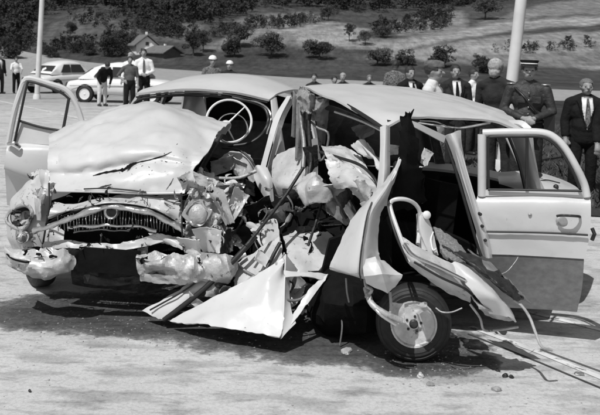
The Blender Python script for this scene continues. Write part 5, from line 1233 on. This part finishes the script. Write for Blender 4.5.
    if hat == 'kepi':
        c = up((0, .0, 1.705))
        MB().lathe(c, (0, 0, 1), [(.094, 0), (.096, .015), (.096, .04), (.106, .06), (.106, .067), (.09, .072), (.001, .072)], 26).build('cap', M['black_cloth'], t, 40, True)
        MB().ring(c + Vector((0, 0, .026)), (0, 0, 1), .097, .005, 26, 6, 1.6).build('cap_band', M['white_cloth'], t, 50, True)
        V = []; n = 12
        for i in range(n + 1):
            a = math.pi * (i / n) ; x = math.cos(a)
            V += [(x * .095, -.02 - .075 * math.sin(a), 1.713), (x * .10, -.02 - .135 * math.sin(a), 1.690)]
        V2 = [(a, b, z_ - .008) for a, b, z_ in V]; o = len(V)
        F = [(2 * i, 2 * i + 1, 2 * i + 3, 2 * i + 2) for i in range(n)] + [(o + 2 * i + 2, o + 2 * i + 3, o + 2 * i + 1, o + 2 * i) for i in range(n)] + [(2 * i + 1, o + 2 * i + 1, o + 2 * i + 3, 2 * i + 3) for i in range(n)]
        mesh_obj('cap_visor', V, F[:n], M['leather'], t, 50, local=True)
    elif hat == 'garrison':
        m = MB(); V = []; n = 20
        for zz, f in ((1.695, 1.0), (1.73, 1.04), (1.765, .75), (1.775, .12)):
            for i in range(n):
                a = 2 * math.pi * i / n; V.append((math.cos(a) * .082 * f, math.sin(a) * .118 * (1 if zz < 1.76 else .98), zz + (.012 if zz > 1.76 else 0) * math.cos(2 * a)))
        F = [(j * n + i, j * n + (i + 1) % n, (j + 1) * n + (i + 1) % n, (j + 1) * n + i) for j in range(3) for i in range(n)] + [tuple(3 * n + i for i in range(n))]
        mesh_obj('cap', V, F, M['cap'], t, 40, local=True)
    elif hat == 'helmet':
        m = MB().ell(up((0, .005, 1.69)), (.112, .13, .105), 20, 12)
        remesh(m, .014, M['white_cloth'], 'helmet', t, cut=lambda c: c.z < 1.675)
        MB().ring(up((0, .005, 1.675)), (0, 0, 1), .118, .01, 24, 6).build('helmet_rim', M['dark_cloth'], t, 50, True)
    elif hat == 'scarf':
        m = MB(); m.ell((0, .01, 1.66), (.092, .112, .105), 18, 12); m.ell((0, .06, 1.57), (.07, .06, .07), 12, 8)
        remesh(m, .013, M['scarf'], 'headscarf', t, cut=lambda c: (c.y < -.06 and c.z < 1.72))
    return t, up
M['cap'] = simple('cap_cloth', .12, .9, 0, .4, 20, .01, 20, spec=.1)
M['stripe'] = simple('striped_tie', .12, .8, 0, .95, 50)
M['scarf'] = simple('patterned_scarf', .32, .9, 0, .4, 34, .008, 20, spec=.1)

person(130.5, 26, 56.5, 'person in dark shirt with hand on hip beside the parked car', .25, arms='hip', top_cloth='shirt', shirt='grey_cloth', trousers='black_cloth', hair='hair', voxel=.02, sleeves='short')
person(129, 28.5, 52.5, 'person in white shirt half hidden behind the one with hand on hip', -.2, top_cloth='shirt', shirt='white_cloth', trousers='grey_cloth', hair='pale_hair', voxel=.022)
person(145, 27, 49, 'person in white shirt and dark tie with hands clasped in front', .0, arms='front', top_cloth='shirt', shirt='white_cloth', tie='grey_cloth', trousers='black_cloth', voxel=.02)
person(17, 38, 57, 'person in white short-sleeved shirt and dark trousers on the road beyond the lamp post', .4, top_cloth='shirt', shirt='white_cloth', trousers='black_cloth', voxel=.024, sleeves='short', arms='reach')
person(1, 37, 53, 'person in dark jacket beside the one in white short-sleeved shirt', .9, top_cloth='suit', jacket='dark_cloth', trousers='dark_cloth', hair='grey_hair', voxel=.024)
tb, _ = person(103, 29, 62, 'person in dark jacket and pale trousers bending forward by the parked car', .5, arms='reach', top_cloth='shirt', shirt='black_cloth', trousers='pale_cloth', voxel=.022, bend=.75, height=1.72)
person(211, 22, 56.5, 'person with bright white helmet and patterned jacket behind the roof', .3, top_cloth='shirt', shirt='mottled_cloth', hair=None, hat='helmet', voxel=.02)
person(227, 23, 61.5, 'person in white helmet with dark rim, only the head above the roof', -.2, top_cloth='shirt', shirt='dark_cloth', hair=None, hat='helmet', voxel=.02)
for px, tp_, hh, lab in ((316, 73.5, 'hair', 'onlooker next to the fold between the two car roofs'), (334, 76, 'hair', 'onlooker showing least head above the side-on car roof'), (345, 73, 'pale_hair', 'onlooker beside the one showing least head above the roof'), (368.5, 75, 'grey_hair', 'onlooker nearest the person in mottled shirt beyond the roof')):
    person(px, 22.5 + (px % 3) * .4, tp_, lab, .15 * math.sin(px), top_cloth='shirt', shirt='dark_cloth', hair=hh, voxel=.02)
person(393, 21, 60.5, 'person in mottled shirt seen from behind beyond the car roof', 2.7, top_cloth='shirt', shirt='mottled_cloth', hair='hair_long', voxel=.02)
person(412.5, 14, 66.5, 'person in black suit between mottled shirt and garrison cap', .35, top_cloth='suit', jacket='black_cloth', tie='black_cloth', hair='hair', voxel=.015)
person(430.5, 10.4, 57.5, 'person in garrison cap and pale shirt seen in profile', 1.05, top_cloth='shirt', shirt='pale_cloth', trousers='pale_cloth', hair='hair', hat='garrison', voxel=.013, build=1.15)
person(457, 13.5, 65, 'person in dark suit, white shirt and black tie beside garrison cap', .12, top_cloth='suit', jacket='dark_cloth', tie='black_cloth', hair='hair', voxel=.014)
person(473, 15.5, 69, 'person in white shirt half hidden behind the patterned headscarf', 1.0, top_cloth='shirt', shirt='white_cloth', hair='hair', voxel=.016)
person(501, 11.3, 58, 'person in patterned headscarf and dark top seen from behind', 2.75, arms='left_out', top_cloth='shirt', shirt='dark_cloth', trousers='dark_cloth', hair=None, hat='scarf', voxel=.013, sleeves='short', build=1.08)
po, _ = person(527, 10.8, 57, 'uniformed officer in peaked cap with belt and hands at his waist', -.1, arms='front', top_cloth='shirt', shirt='officer', jacket='dark_cloth', trousers='dark_cloth', hair='hair', hat='kepi', voxel=.012, build=1.14) if M.setdefault('officer', simple('officer_tunic', .03, .6, 0, .4, 12, .02, 14, spec=.4)) else None
MB().ring((0, -.005, .985), (0, 0, 1), .168, .022, 30, 8, 1.2).build('belt', M['leather'], po, 50, True)
MB().tube(curve([(-.17, -.03, 1.43), (-.05, -.15, 1.3), (.10, -.15, 1.1), (.17, -.05, .99)], 14), .014, 8).build('shoulder_strap', M['leather'], po, 50, True)
for s in (-1, 1):
    MB().box((s * .085, -.137, 1.27), (.09, .02, .085)).build('breast_pocket', M['officer'], po, 0, True)
    MB().ell((s * .185, 0, 1.462), (.06, .045, .012)).build('epaulette', M['dull_chrome'], po, 60, True)
for kz in range(4): MB().ell((0, -.138, 1.08 + kz * .09), (.01, .008, .01)).build('button', M['chrome'], po, 60, True)
MB().box((.24, .02, .98), (.12, .16, .22)).build('satchel', M['leather'], po, 0, True)
person(583, 10.9, 79, 'person in black suit, white shirt and striped tie on the verge', .15, top_cloth='suit', jacket='black_cloth', tie='stripe', trousers='black_cloth', hair='grey_hair', voxel=.012, build=1.15)
person(616, 10.2, 80, 'person in black clothes at the edge of the verge', -.4, top_cloth='suit', jacket='black_cloth', trousers='black_cloth', hair='hair', voxel=.014, build=1.15)

# ------------------------------------------------------------------ debris on the road
def frag(name, px, py, wpx, hpx, mat, seed, label, h=.03, group='fragments strewn on the road'):
    x, y = gp(px, py); s = y / FOC; rng = random.Random(seed)
    m = MB().ell((0, 0, 0), (wpx * s / 2, wpx * s / 2 * .7, h), 9, 6)
    for v in m.V:
        v *= 1 + .7 * noise.noise(v * 45 + Vector((seed * 3.3, 0, 0)))
        v.z = max(v.z, -h * .3)
    R = Matrix.Rotation(rng.uniform(0, 3), 3, 'Z'); m.V = [R @ v + Vector((x, y, h * .3)) for v in m.V]
    o = mesh_obj(name, m.V, m.F, M[mat], None, 0); tag(o, label, 'debris', group); return o
for i, (px, py, wp, mt, lab) in enumerate([(578, 374, 12, 'grey', 'flat dark lump lying on the painted road line'), (497, 390, 11, 'stone', 'pale stone chip in the bright foreground road'), (430, 385, 8, 'stone', 'small chip in front of the exposed wheel'),
    (505, 376, 9, 'soot', 'dark scrap beyond the stain edge by the wheel'), (512, 378, 6, 'soot', 'tiny dark scrap beside the larger dark scrap'), (420, 377, 9, 'paint_dirty', 'bright metal flake on the stain near the wheel'), (30, 392, 4, 'soot', 'tiny dark speck alone on the pale road'),
    (346, 352, 14, 'bare', 'bent metal sliver in shadow left of the wheel'), (452, 337, 10, 'stone', 'pale rubble piece right of the wheel'), (466, 342, 8, 'stone', 'second pale rubble piece near the road line'), (498, 371, 7, 'soot', 'dark crumb at the tip of the wheel stain')]):
    frag('debris_fragment', px, py, wp, wp * .5, mt, i, lab, .012 + .004 * (i % 3))
rng = random.Random(9); V = []; F = []
for k in range(1500):
    a = rng.random()
    if a < .55: px, py = rng.gauss(140, 90), rng.uniform(292, 352)
    elif a < .8: px, py = rng.gauss(430, 40), rng.uniform(345, 388)
    else: px, py = rng.uniform(0, 600), 320 + 95 * rng.random() ** 1.5
    x, y = gp(px, py); s = .002 + .008 * rng.random() ** 3; an = rng.uniform(0, 6.28); i = len(V); h = s * rng.uniform(.3, .9)
    for q in range(3): V.append((x + s * math.cos(an + q * 2.1), y + s * math.sin(an + q * 2.1), .001))
    V.append((x + s * .2, y, h)); F += [(i, i + 1, i + 3), (i + 1, i + 2, i + 3), (i + 2, i, i + 3)]
o = mesh_obj('gravel_and_glass', V, F, M['stone'], None, 0); tag(o, 'fine glass crumbs and grit scattered on the road', 'grit'); o['kind'] = 'stuff'
